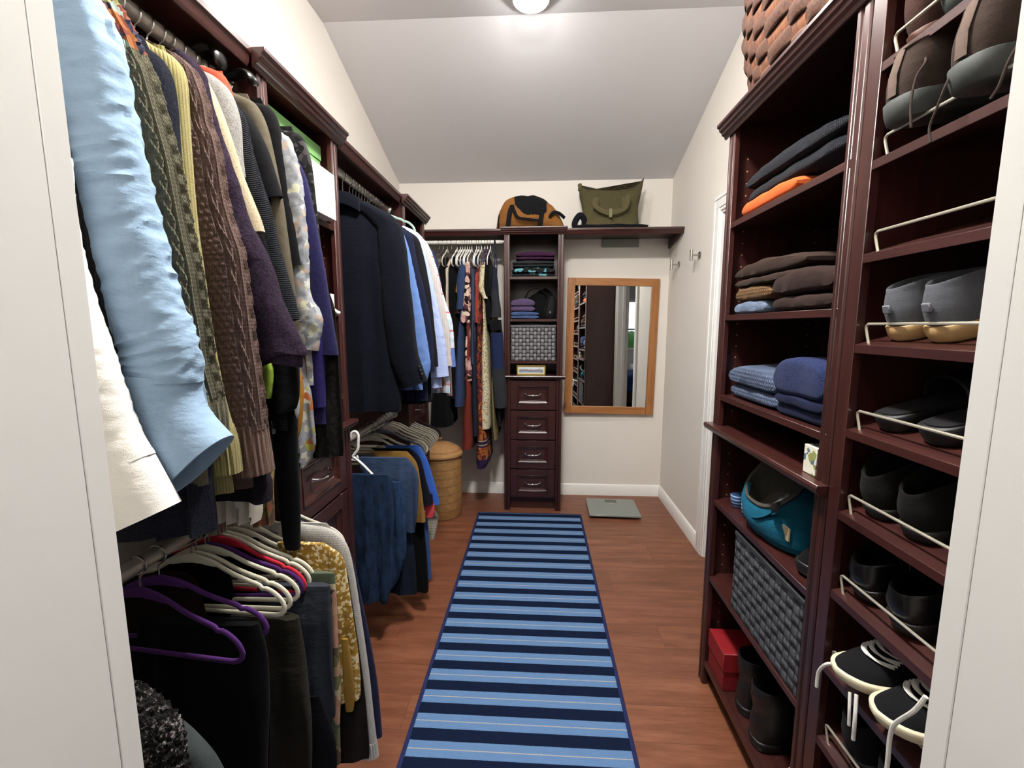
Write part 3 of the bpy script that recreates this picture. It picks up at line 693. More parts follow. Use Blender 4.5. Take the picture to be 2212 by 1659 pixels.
left_garment('brown_cardigan', 'chunky brown cable knit cardigan with ribbed cuff', .885, [(300, 70), (325, 82), (348, 90), (378, 105), (405, 128), (425, 150), (437, 180), (450, 220), (458, 270), (470, 300), (480, 350), (490, 420), (505, 480), (525, 540), (533, 590), (545, 680), (552, 740), (560, 790), (568, 850), (578, 930), (592, 1018)],
    knit('3c2d28', '75605a', 190., 1., .5), [.02, .045, .062, .066, .066, .058, .05], .036, 'cardigan', disp=lambda th, s: d_cable(16, .008, 9.)(th, s) if (th < .75 or th > 5.4) else d_seed(30, 64, .004)(th, s), N=120, n=240, hem=1.05, cuff=.10, cuffm=(knit('3c2d28', '6c564c', 190., 1., .5, rib=260.), True))
left_garment('purple_coat', 'dark purple boucle coat with a wide sleeve', .985, [(395, 105), (420, 128), (443, 160), (457, 215), (476, 280), (491, 330), (516, 400), (541, 470), (562, 515), (591, 580), (613, 650), (636, 700), (662, 752), (664, 768)], boucle('150c19', '43304a', 190., 1.), [.02, .05, .066, .074, .08], [.02, .028, .03], 'coat', hem=1.40, disp=d_soft(4, .006), N=48, n=90)
left_garment('cream_wool_jacket', 'cream fuzzy jacket showing as a pale strip beside the purple coat', 1.015, [(400, 120), (425, 142), (450, 172), (475, 225), (505, 310), (527, 380), (547, 430), (563, 470), (572, 500)], boucle('9f9178', 'c0b299', 260., .5), [.02, .045, .05], .022, 'jacket', hem=1.3)
left_garment('grey_fluffy_cardigan', 'fluffy pale grey cardigan behind the cream jacket', 1.045, [(410, 128), (440, 148), (468, 163), (495, 190), (511, 225), (521, 270), (524, 330), (530, 380)], boucle('85827e', 'b5b2ae', 300., .7), [.02, .04, .045, .03], .026, 'cardigan', hem=1.3)
left_garment('orange_print_blouse', 'top with a coral red padded shoulder peeking above the grey cardigan', 1.06, [(445, 140), (465, 148), (485, 160), (500, 190), (505, 215)], fabric('9a3b28', 'ad5a42'), [.015, .026, .024], .02, 'top', hem=1.3)
left_garment('black_rib_sweater', 'black rib knit sweater right of the purple coat', 1.075, [(480, 190), (505, 205), (515, 228), (532, 255), (546, 320), (566, 390), (586, 450), (601, 520), (621, 590), (640, 655), (646, 690)], knit('101217', '23272e', 150., 1., 1., ax='z', rib=700.), [.02, .036, .04], .018, 'sweater', hem=1.14)
left_garment('black_t_shirt', 'black short sleeve T-shirt with open sleeve beside the olive top', 1.10, [(480, 200), (510, 220), (528, 235), (550, 265), (578, 320), (596, 375), (611, 424)], fabric('0f0f11', '1a1a1d'), [.02, .04, .042, .045], .018, 'shirt', hem=1.2)
left_garment('olive_velvet_blouse', 'olive taupe long sleeve top between two black tops', 1.12, [(490, 190), (520, 205), (552, 222), (576, 265), (592, 330), (611, 430), (621, 500), (633, 590), (640, 640)], fabric('4c463a', '6a6353'), [.02, .036, .038], .018, 'top', hem=1.2)
left_garment('black_long_sleeve_blouse', 'black long sleeve top in front of the grey floral blouse', 1.14, [(505, 200), (545, 218), (585, 232), (604, 270), (613, 330), (627, 430), (641, 500), (652, 572)], fabric('09090a', '131315'), [.02, .036, .036], .018, 'top', hem=1.2)
left_garment('grey_floral_blouse', 'sheer grey floral blouse with knotted gathered cuff', 1.155, [(570, 262), (602, 283), (625, 300), (640, 340), (651, 390), (661, 480), (667, 545), (668, 590), (672, 640), (690, 670), (697, 700), (690, 758)], printed(('83868b', '94979b', 'b3b3ad', '83868b', 'a9a892', '74767c', '94979b', '83868b', '8e9195', '9d8d82'), 60., warp=.9), [.02, .034, .036, .034, .030, .022, .04, .034], [.016, .016, .018, .016, .02, .022], 'blouse', hem=1.25, disp=d_linen(9, .004))
left_garment('indigo_sweater', 'indigo blue sweater with flared sleeve left of the drawer tower', 1.172, [(600, 290), (628, 318), (648, 352), (664, 390), (677, 450), (691, 520), (702, 580), (711, 640), (721, 700), (730, 757), (731, 767)], boucle('1b1936', '2f2c58', 420., .4), [.02, .034, .036, .038, .045], .016, 'sweater', hem=1.14)
left_garment('black_lace_blouse', 'black lace shoulder top hanging last before the green box', 1.187, [(570, 262), (610, 280), (648, 290), (668, 330), (676, 370), (682, 425), (690, 500), (697, 560)], printed(('0a0a0b', '0a0a0b', '1d1c1e', '3d3a3c'), 90.), [.02, .036, .034, .03], .010, 'top', hem=1.25)
# lower hems showing under the sleeves
def hem_piece(name, label, cat, Y, rows, mat, tb=.02, folds=5, amp=.008, seed=0):
    """rows = (py, left px, right px) on the plane Y"""
    r = thing(name, label, cat, (RX, Y, 2.041))
    R = []
    for py, a, b in rows:
        p, q = at(a, py, 'Y', Y), at(b, py, 'Y', Y); R.append(((p.z+q.z)/2, p.x, q.x))
    z0 = R[0][0]; w0 = R[0]
    R = [(1.86, RX-.05, RX+.10), (z0+.12, min(w0[1], RX-.05), w0[2]-.02)]+R if z0 < 1.6 else R
    obj('body', body_loft(R, Y, tb, seed, folds=folds, amp=amp), mat, r); return r
hem_piece('fuzzy_purple_dress', 'dark fuzzy purple hem hanging low under the brown cardigan', 'dress', .93, [(960, 380, 560), (1030, 385, 586), (1072, 395, 588)], boucle('0e0812', '241a2b', 260.), .03, 3, .008, 2)
hem_piece('white_frill_blouse', 'white frilled blouse hem below the dark purple hem', 'blouse', 1.0, [(1020, 440, 560), (1100, 440, 566), (1120, 446, 564)], fabric('c9c2b4', 'dcd7cb'), .02, 9, .014, 5)
hem_piece('tan_floral_skirt', 'tan floral skirt hem beside the white frilled hem', 'skirt', 1.03, [(980, 540, 588), (1060, 545, 590), (1135, 548, 590)], printed(('6b5a40', '8b7a55', '4c4030', '7d4a3a'), 50.), .02, 8, .008, 7)
hem_piece('black_leggings', 'long black leg hanging down past the dark drawers', 'leggings', 1.085, [(880, 585, 640), (960, 590, 642), (1080, 602, 648), (1175, 614, 648), (1185, 618, 648)], fabric('060607', '0d0d0f'), .014, 2, .004, 1)
hem_piece('black_embroidered_blouse', 'black top with red embroidered hem under the purple coat sleeve', 'top', 1.06, [(760, 580, 640), (820, 582, 645), (872, 592, 640), (885, 600, 625)], fabric('0b0b0d', '141417'), .016, 3, .006, 3)
hem_piece('green_satin_blouse', 'lime green satin leaf shaped sleeve hanging under the purple coat', 'top', 1.045, [(778, 568, 586), (800, 566, 592), (830, 566, 592), (855, 570, 586)], fabric('7f9a35', '98b44c', .5), .014, 1, .002, 3)
hem_piece('pale_grey_blouse', 'pale grey cotton hem under the black embroidered top', 'top', 1.09, [(850, 600, 645), (900, 590, 645), (925, 592, 632), (938, 594, 606)], fabric('8d9496', 'a4a9aa'), .012, 3, .006, 6)
hem_piece('bronze_satin_blouse', 'bronze satin sleeve hanging under the grey floral hem', 'top', 1.12, [(820, 632, 652), (880, 626, 655), (930, 620, 650), (958, 626, 640)], fabric('8a5a1c', 'b98332', .4), .014, 2, .005, 2)
hem_piece('floral_tunic', 'grey tunic with orange flowers reaching below the bronze sleeve', 'tunic', 1.14, [(840, 640, 668), (920, 632, 678), (965, 628, 680), (1005, 630, 662)], printed(('75767a', '85868a', 'a9a798', '75767a', '85868a', '7c7d80', '94552f', '8f8a40'), 60.), .014, 5, .008, 4)
hem_piece('indigo_dress', 'indigo dress hem hanging under the indigo sweater sleeve', 'dress', 1.165, [(720, 655, 700), (800, 652, 702), (880, 660, 704)], fabric('211c4a', '2f2968'), .012, 3, .004, 4)
hem_piece('black_lace_skirt', 'black lace skirt with scalloped hem in front of the drawers', 'skirt', 1.185, [(720, 680, 728), (850, 682, 738), (980, 672, 744), (988, 675, 742)], printed(('070707', '0c0b0b', '1b1817', '070707'), 120.), .008, 7, .004, 4)
for y in [.74, .79, .83, .865, .90, .935, .965, .995, 1.02, 1.05, 1.085, 1.12, 1.15, 1.175]: hook_over(y)
# black wide-shouldered hangers poking out at the top
def suit_hanger(Y, pts, label, wd=.02):
    t = thing('suit_hanger', label, 'hanger', (RX, Y, 2.041))
    m = MB(); m.tube([p + Vector((RX, Y, 2.041)) for p in map(Vector, hook_path())], .0022, 8); obj('hook', m, M_HOOK, t)
    P = crom([at(x, y, 'Y', Y) for x, y in pts], 16); m = MB(); m.tube(P, [.010, .012, .013, .014, .014, .015, .015, .016, .016, .017, .017, .018, .018, .017, .013, .006], 14, flat=(.55, 1.2), up=(0, 1, 0)); obj('shoulder_arm', m, M_BLACKP, t)
suit_hanger(1.10, [(415, 118), (430, 106), (450, 102), (466, 108), (474, 122), (478, 150)], 'black plastic coat hanger arm above the fluffy grey cardigan')
suit_hanger(1.165, [(490, 170), (510, 162), (530, 160), (543, 168), (551, 184)], 'black curved hanger end beside the drawer tower')
# ------------------------------------------------------------------ lower near rod: hangers and hanging trousers
def tipY(px, py):
    p = at(px, py, 'X', -.592); return p.y
G2 = 'cream velvet hangers on the near lower rod'
for c, px, py, rz, lab in [('purple', 527, 1450, -.10, 'empty purple velvet hanger nearest the door jamb on the lower rod'), ('purple', 577, 1396, .05, 'second purple velvet hanger from the door jamb on the lower rod'),
    ('cream', 617, 1365, -.05, None), ('cream', 629, 1350, .0, None), ('cream', 645, 1327, .02, None), ('red', 660, 1314, -.04, 'red velvet hanger among the cream hangers on the near lower rod'), ('purple', 655, 1322, .06, 'third purple velvet hanger, behind the red one on the lower rod'), ('cream', 669, 1295, .0, None), ('cream', 677, 1285, .02, None),
    ('cream', 688, 1276, .03, None), ('cream', 699, 1262, .02, None), ('grey', 706, 1248, -.02, 'grey velvet hanger holding the slate trousers'), ('cream', 717, 1240, .02, None), ('grey', 734, 1214, .0, 'grey velvet hanger holding the mustard floral blouse'), ('cream', 742, 1200, .0, None)]:
    y = max(tipY(px, py), .5)
    hanger(c, (RX, y-.215*math.sin(rz), .931), rz, lab or 'cream velvet hanger on the lower rod under the knitwear', None if lab else G2, bar=True)
hanger('purple', (RX, .50, .931), .12, 'purple velvet hanger at the bottom left corner beside the fuzzy jacket')
hanger('grey', (RX, .475, .931), .12, 'grey velvet hanger at the bottom left corner in front of the purple one')
def low(name, label, cat, Y, rows, mat, tb=.02, folds=4, amp=.008, seed=0, nm='body', rodz=.931):
    r = thing(name, label, cat, (RX, Y, rodz)); R = []
    for py, a, b in rows:
        p, q = at(a, py, 'Y', Y), at(b, py, 'Y', Y); R.append(((p.z+q.z)/2, p.x, q.x))
    obj(nm, body_loft(R, Y, tb, seed, folds=folds, amp=amp), mat, r); return r
low('black_knit_dress', 'large black knit dress folded over the near lower hangers', 'dress', .86, [(1340, 300, 560), (1400, 300, 575), (1500, 300, 580), (1600, 300, 578), (1720, 300, 575), (1850, 300, 572)], fabric('040406', '08080b'), .03, 3, .012, 2)
for y_, nm_, lb_, c_ in ((.905, 'brown_shade_cloth', 'dark brown cloth added to cover the bright wall behind the red hanger', '1f1512'), (1.0, 'black_shade_cloth', 'black cloth added as shade on the wall behind the grey hanger', '0c0b0d'), (1.125, 'plum_shade_cloth', 'dark plum cloth added to darken the lower bay near the drawer tower', '170d13')):  # dark cloths added to hide the bright wall, standing in for shade
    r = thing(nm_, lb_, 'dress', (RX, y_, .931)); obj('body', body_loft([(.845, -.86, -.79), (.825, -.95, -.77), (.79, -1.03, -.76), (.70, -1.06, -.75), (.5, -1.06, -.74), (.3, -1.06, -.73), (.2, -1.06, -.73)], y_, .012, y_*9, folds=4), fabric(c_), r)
low('olive_trousers', 'dark olive brown trousers folded over a hanger', 'trousers', .955, [(1330, 500, 645), (1400, 500, 655), (1500, 500, 668), (1580, 500, 672), (1680, 500, 668), (1760, 500, 660)], fabric('1c1a15', '2c2922', wr=.5), .032, 3, .016, 4)
low('slate_trousers', 'slate grey corduroy trousers folded over a grey hanger', 'trousers', 1.045, [(1262, 560, 712), (1330, 560, 716), (1430, 560, 718), (1540, 570, 720), (1562, 590, 712)], fabric('2b2e36', '3d414b', wr=.5), .022, 3, .014, 6)
low('navy_work_trousers', 'very dark navy trousers below the slate trousers', 'trousers', 1.025, [(1500, 560, 690), (1600, 560, 724), (1700, 560, 724)], fabric('0b0c11', '13141b', wr=.4), .012, 2, .006, 6)
low('floral_skirt', 'skirt printed with pink and green flowers beside the slate trousers', 'skirt', 1.075, [(1236, 640, 722), (1300, 640, 728), (1400, 640, 733), (1480, 640, 737), (1560, 660, 735), (1640, 690, 736)], printed(('6d6a4a', 'b08a72', '4f5a48', 'a87f6c', 'b7a98c', '5a4a38'), 34., warp=.8), .012, 4, .006, 8)
MFB = low('mustard_floral_blouse', 'mustard blouse with white flowers and plain cuffs', 'blouse', 1.10, [(1172, 600, 700), (1200, 600, 738), (1260, 600, 752), (1350, 620, 765), (1450, 650, 776), (1500, 720, 778), (1512, 745, 776)], printed(('8a6a2c', '9a7834', 'd2c4a0', '8a6a2c', '9a7834', 'c9b68a'), 130., warp=.6), .012, 4, .008, 9)
R = []
for py, a, b in [(1380, 738, 752), (1480, 742, 766), (1535, 748, 764)]:
    p, q = at(a, py, 'Y', 1.088), at(b, py, 'Y', 1.088); R.append(((p.z+q.z)/2, p.x, q.x))
obj('cuff', body_loft(R, 1.088, .006, 9, folds=2, amp=.002), fabric('8a6a2e', '9c7b3a'), MFB)
low('black_dress_trousers', 'black trousers between the mustard blouse and the grey cardigan', 'trousers', 1.118, [(1240, 620, 752), (1350, 620, 768), (1480, 640, 785), (1600, 660, 796), (1640, 680, 796)], fabric('171412', '241f1c'), .008, 3, .004, 9)
left_garment('light_grey_cardigan', 'light grey knitted cardigan draped over a hanger on the lower rod', 1.142, [(610, 1120), (664, 1133), (700, 1138), (730, 1152), (752, 1182), (766, 1240), (780, 1330), (797, 1450), (808, 1550), (818, 1634)], knit('a9a59f', 'c6c3bd', 230., .8, .5), [.03, .034, .032, .03, .028], .012, 'cardigan', hem=.14, xl=-1.0, cuff=.06, cuffm=(knit('b0aca5', 'cac7c1', 230., .8, .5, rib=380.), True), rodz=.931)
left_garment('navy_cardigan', 'navy wool cardigan hanging behind the light grey cardigan', 1.168, [(640, 1130), (700, 1142), (740, 1165), (765, 1220), (785, 1310), (803, 1400), (816, 1480), (826, 1590)], boucle('15152c', '2a2b4c', 300., .5), [.03, .034, .034, .034], .012, 'cardigan', hem=.2, rodz=.931)
left_garment('boucle_jacket', 'black and white fuzzy boucle jacket in the bottom left corner', .535, [(230, 1440), (280, 1478), (318, 1500), (352, 1530), (385, 1572), (398, 1612), (405, 1680), (412, 1800)], boucle('0a0809', 'b5abaa', 150., 1., .54, .64), [.03, .05, .055, .055], .032, 'jacket', hem=.3, disp=lambda th, s: .008*nz(th*7, s*40, 3), N=72, n=100, rodz=.931)
left_garment('grey_green_sweater', 'grey green sweater shoulder in the bottom left corner behind the boucle jacket', .60, [(300, 1500), (380, 1555), (430, 1600), (470, 1650), (500, 1720), (510, 1800)], fabric('343a3a', '495050'), [.03, .05, .05], .025, 'sweater', hem=.3, rodz=.931)
# ------------------------------------------------------------------ drawer tower A contents
def box_thing(name, label, x0, x1, y0, y1, z0, z1, mat, lid=None, cat='box', lidm=None):
    t = thing(name, label, cat, ((x0+x1)/2, (y0+y1)/2, z0))
    m = MB(); m.box(x0, x1, y0, y1, z0, z1-(lid or 0)); obj('body', m, mat, t, bevel=.002)
    if lid:
        m = MB(); m.box(x0-.003, x1+.003, y0-.003, y1+.003, z1-lid, z1); obj('lid', m, lidm or mat, t, bevel=.002)
    return t
box_thing('storage_box', 'green storage box with lid on top of the white box in the left tower', XL+.02, -.768, 1.246, 1.615, 1.908, 2.026, plain('6f9e5f', .55), .05)
box_thing('storage_box', 'white storage box sticking out of the left tower under the green box', XL+.02, -.690, 1.246, 1.548, 1.7575, 1.907, plain('efeeeb', .5))
t = thing('door_hook', 'small white plastic hook clipped to the stile of the left drawer tower', 'hook', (-.715, 1.60, 1.44))
p = at(720, 655, 'X', -.715)
m = MB(); m.box(-.7245, -.714, p.y-.009, p.y+.009, p.z-.028, p.z+.032); obj('clip', m, M_WHITEP, t, bevel=.003, seg=2)
m = MB(); m.tube([(-.712, p.y-.004, p.z-.024), (-.70, p.y, p.z-.034), (-.694, p.y+.004, p.z-.034)], .007, 10); obj('peg', m, M_WHITEP, t)
# ------------------------------------------------------------------ bay 2, upper rod: suit and dress shirts
def jacket():
    Y = 1.905
    t = thing('suit_jacket', 'navy blue suit jacket hanging with its back to the camera beside the drawer tower', 'jacket', (RX, Y, 2.041))
    M = fabric('080a12', '10131f', wr=.25)
    rows = [(1.905, -.86, -.75), (1.89, -.93, -.68), (1.872, -1.0, -.625), (1.84, -1.04, -.60), (1.78, -1.055, -.60), (1.6, -1.05, -.60), (1.4, -1.045, -.605), (1.2, -1.055, -.60), (1.06, -1.06, -.595), (1.03, -1.06, -.60)]
    obj('body', body_loft(rows, Y, .05, 1.2, folds=2, amp=.010, N=72), M, t)
    P = [at(x, y, 'Y', Y-.01) for x, y in [(775, 430), (800, 440), (825, 452), (850, 468), (866, 490), (876, 530), (885, 600), (893, 680), (903, 760), (916, 800), (924, 822)]]
    m, _ = path_loft(P, [.02, .05, .062, .064, .062, .058], [.03, .05, .05, .045], N=40, n=80, disp=d_soft(2, .004)); s = obj('sleeve', m, M, t)
    for k in range(3):
        q = at(905+k*3, 793+k*8, 'Y', Y-.05); m = MB(); m.lathe([(0, -.002), (.006, -.002), (.007, .001), (.004, .003), (0, .003)], (0, 0, 0), 12).tf(Matrix.Translation(q) @ Matrix.Rotation(PI/2, 4, 'X')); obj('cuff_button', m, plain('15151a', .4), s)
    m = MB(); C = crom([(-.90, Y-.048, 1.905), (-.84, Y-.052, 1.925), (-.78, Y-.052, 1.92), (-.73, Y-.045, 1.895)], 14); rings = []
    for q in C: rings.append([q+Vector((0, 0, .024)), q+Vector((0, -.012, .0)), q+Vector((0, -.010, -.028)), q+Vector((0, .004, -.03)), q+Vector((0, .03, .01)), q+Vector((0, .02, .026))])
    m.loft(rings); obj('collar', m, M, t)
jacket()
G3 = None
B2 = dict(rodz=2.041, xl=-1.02)
left_garment('blue_dress_shirt', 'mid blue dress shirt hanging right behind the navy suit', 1.975, [(835, 460), (860, 485), (877, 520), (890, 568), (908, 656), (920, 720), (926, 760), (930, 790), (922, 822)], fabric('5673ab', '6d8abf', .8), [.02, .045, .05, .05, .045], .014, 'shirt', disp=d_linen(5, .003), hem=1.12, **B2)
left_garment('navy_blazer', 'navy blazer hanging between the blue shirt and the charcoal blazer', 2.02, [(850, 480), (874, 496), (890, 510), (897, 545), (909, 595), (920, 640), (931, 694), (937, 760), (938, 803)], fabric('14182b', '20263f'), [.02, .045, .052, .052], .018, 'jacket', hem=1.06, disp=d_soft(6, .003), **B2)
left_garment('charcoal_blazer', 'charcoal blazer hanging left of the pale blue shirt', 2.065, [(862, 486), (885, 500), (903, 516), (914, 550), (928, 618), (937, 690), (943, 750), (947, 792)], fabric('131317', '1f1f25'), [.02, .045, .052, .05], .018, 'jacket', hem=1.04, disp=d_soft(7, .003), **B2)
left_garment('pale_blue_shirt', 'pale blue dress shirt with a large buttoned cuff', 2.12, [(872, 488), (895, 502), (911, 528), (924, 568), (942, 644), (958, 720), (965, 770), (970, 812)], fabric('98a8d3', 'b7c3e3', wr=.4), [.02, .045, .05, .05, .052], .018, 'shirt', hem=1.1, disp=d_linen(8, .003), cuff=.14, **B2)
left_garment('grey_striped_shirt', 'grey striped shirt between the pale blue shirt and the plaid shirt', 2.17, [(880, 492), (902, 506), (921, 530), (937, 570), (953, 631), (969, 707), (974, 765), (976, 790)], stripes(('b3adab', 'b3adab', 'a39b9b', 'b9b4b2'), .012, 3), [.02, .04, .045, .045], .014, 'shirt', hem=1.1, disp=d_linen(11, .003), **B2)
left_garment('plaid_shirt', 'red and white plaid shirt with a denim blue turned cuff', 2.22, [(885, 494), (905, 506), (927, 534), (944, 582), (958, 639), (976, 694), (981, 745), (985, 792)], plaid('c9ced8', 'a8bccb', 'c04a52', .09), [.02, .04, .045, .05], .018, 'shirt', hem=1.06, disp=d_linen(12, .003), cuff=.13, cuffm=(fabric('4f66a8', '6f83bd'), False), **B2)
left_garment('far_navy_shirt', 'dark blue shirt farthest along the suit rod', 2.29, [(890, 500), (912, 512), (928, 534), (937, 545), (945, 572), (952, 606), (956, 650)], fabric('1f2747', '2d3860'), [.02, .04, .045], .02, 'shirt', hem=1.1, **B2)
low('bronze_lining', 'bronze satin lining of a jacket hanging below the pale blue shirt cuff', 'jacket', 2.15, [(790, 880, 935), (815, 880, 955), (832, 900, 958), (842, 900, 925)], fabric('5a3a16', '7d5524', .45), .012, 2, .004, 3, rodz=2.041)
low('white_shirt_tail', 'white shirt tail showing below the navy suit sleeve', 'shirt', 2.05, [(810, 890, 918), (830, 895, 920), (842, 900, 918)], fabric('c9c7bf'), .01, 2, .003, 3, rodz=2.041)
low('beige_cuff_shirt', 'pale pink shirt with a buttoned cuff hanging below the plaid shirt', 'shirt', 2.33, [(780, 950, 974), (830, 962, 976), (857, 966, 977)], fabric('a98f8a', 'bfa8a2'), .01, 2, .003, 3, rodz=2.041)
low('slate_shirt_sleeve', 'slate blue shirt sleeve below the pale blue cuff', 'shirt', 2.36, [(790, 945, 968), (826, 955, 969)], fabric('3d4660', '4c5674'), .01, 2, .003, 3, rodz=2.041)
hanger('cream', (RX, 1.90, 2.041), 0, 'chrome hooked hanger holding the navy suit jacket', w=.42)
for k in range(12): hook_over(1.97+.034*k, label='hanger with a chrome hook on the rod above the dress shirts', group='hangers inside the dress shirts')
sg = at(895, 480, 'X', -.60); hanger('sage', (RX, sg.y-.02, 2.041), -.06, 'empty sage green velvet hanger above the dress shirts')
# ------------------------------------------------------------------ bay 2, lower rod: jeans and T-shirts
RZ2 = .931
def jeans_hanger():
    t = thing('trouser_hanger', 'white tubular trouser hanger holding the front pair of jeans', 'hanger', (RX, 1.775, RZ2))
    P = [at(x, y, 'Y', 1.775) for x, y in [(757, 945), (760, 935), (768, 932), (774, 940), (774, 955), (773, 970), (768, 978), (762, 986), (768, 990), (785, 1005), (810, 1030), (832, 1047), (840, 1050), (838, 1055), (828, 1056), (814, 1051)]]
    m = MB(); m.tube(crom(P, 60), .0055, 10); obj('hanger_frame', m, M_WHITEP, t)
    m = MB(); m.tube(crom([at(x, y, 'Y', 1.775) for x, y in [(760, 992), (768, 994), (773, 990), (771, 984)]], 12), .004, 8); obj('lower_hook', m, M_WHITEP, t)
jeans_hanger()
low('jeans', 'front pair of dark blue jeans folded over the white trouser hanger', 'jeans', 1.77, [(1024, 740, 842), (1034, 740, 846), (1100, 740, 852), (1180, 740, 850), (1240, 740, 850), (1288, 742, 840), (1298, 746, 834)], denim('0c1624', '22395a'), .018, 3, .012, 2, rodz=RZ2)
low('jeans', 'second pair of jeans with frayed hem and worn knees behind the front pair', 'jeans', 1.83, [(1040, 770, 868), (1100, 770, 876), (1190, 770, 878), (1210, 770, 872), (1260, 770, 855), (1292, 780, 820)], denim('0f1b2e', '2c466c'), .016, 3, .014, 5, rodz=RZ2)
low('cuffed_jeans', 'dark jeans with a turned cuff hanging behind the slate top', 'jeans', 1.90, [(1120, 790, 885), (1200, 800, 896), (1270, 808, 900), (1282, 815, 900)], denim('080d17', '141f33'), .014, 2, .008, 6, rodz=RZ2)
low('slate_blouse', 'slate blue long sleeve top under the front velvet hangers', 'top', 1.88, [(988, 770, 880), (1020, 780, 902), (1060, 790, 904), (1110, 800, 902), (1146, 840, 896)], fabric('2c3a52', '415372', wr=.4), .016, 4, .010, 8, rodz=RZ2)
low('mustard_t_shirt', 'mustard brown T-shirt hanging between the slate top and the striped T-shirt', 'shirt', 1.97, [(975, 800, 880), (1000, 820, 900), (1040, 860, 908), (1126, 896, 920)], fabric('7a5a2b', '926f39'), .012, 3, .006, 3, rodz=RZ2)
low('black_t_shirt', 'dark navy T-shirt with a coral red band at the bottom', 'shirt', 2.03, [(968, 800, 885), (990, 830, 908), (1040, 860, 922), (1090, 880, 936)], fabric('0e0f18', '181a26'), .012, 3, .006, 3, rodz=RZ2)
low('coral_t_shirt', 'coral red hem showing under the dark navy T-shirt', 'shirt', 2.045, [(1084, 916, 936), (1100, 912, 939), (1118, 918, 936)], fabric('b83a44', 'cf545a'), .008, 1, .003, 3, rodz=RZ2)
low('blue_polo_shirt', 'bright blue polo shirt sleeve beside the woven hamper', 'shirt', 2.10, [(962, 830, 905), (990, 850, 922), (1040, 880, 938), (1085, 900, 950), (1091, 920, 948)], fabric('2f55a8', '4169bd'), .012, 2, .005, 3, rodz=RZ2)
low('plaid_flannel_shirt', 'grey beige plaid cuff hanging below the blue polo', 'shirt', 2.14, [(1095, 910, 936), (1115, 915, 946), (1140, 918, 944), (1165, 922, 938)], plaid('a39c90', '8d8678', '6f6a60', .03), .014, 2, .004, 4, rodz=RZ2)
low('black_trousers', 'long black trousers hanging above the floor behind the jeans', 'trousers', 2.0, [(1120, 880, 915), (1200, 890, 922), (1270, 896, 926), (1278, 898, 924)], fabric('050506', '0d0d0f'), .012, 2, .006, 5, rodz=RZ2)
low('blue_linen_trousers', 'blue trouser leg right of the long black trousers', 'trousers', 2.08, [(1110, 895, 922), (1180, 905, 928), (1250, 915, 933)], fabric('2c4270', '3f5788'), .012, 2, .005, 5, rodz=RZ2)
G4 = 'cream velvet hangers above the jeans'
for px, py, c, rz, lab in [(900, 1026, 'cream', 0, None), (907, 1013, 'cream', .02, None), (917, 1000, 'grey', .02, None), (922, 995, 'cream', .03, None), (927, 988, 'cream', 0, None), (931, 981, 'cream', -.02, None), (934, 977, 'cream', .02, None), (937, 974, 'cream', 0, None), (940, 970, 'cream', .02, None), (943, 966, 'cream', 0, None), (946, 962, 'cream', 0, None), (951, 957, 'dark', .0, 'dark brown velvet hanger at the far end of the lower rod')]:
    y = tipY(px, py); hanger(c, (RX, y, RZ2), rz, lab or ('grey velvet hanger among the cream hangers above the jeans' if c == 'grey' else 'cream velvet hanger on the lower rod above the jeans'), None if lab or c == 'grey' else G4)
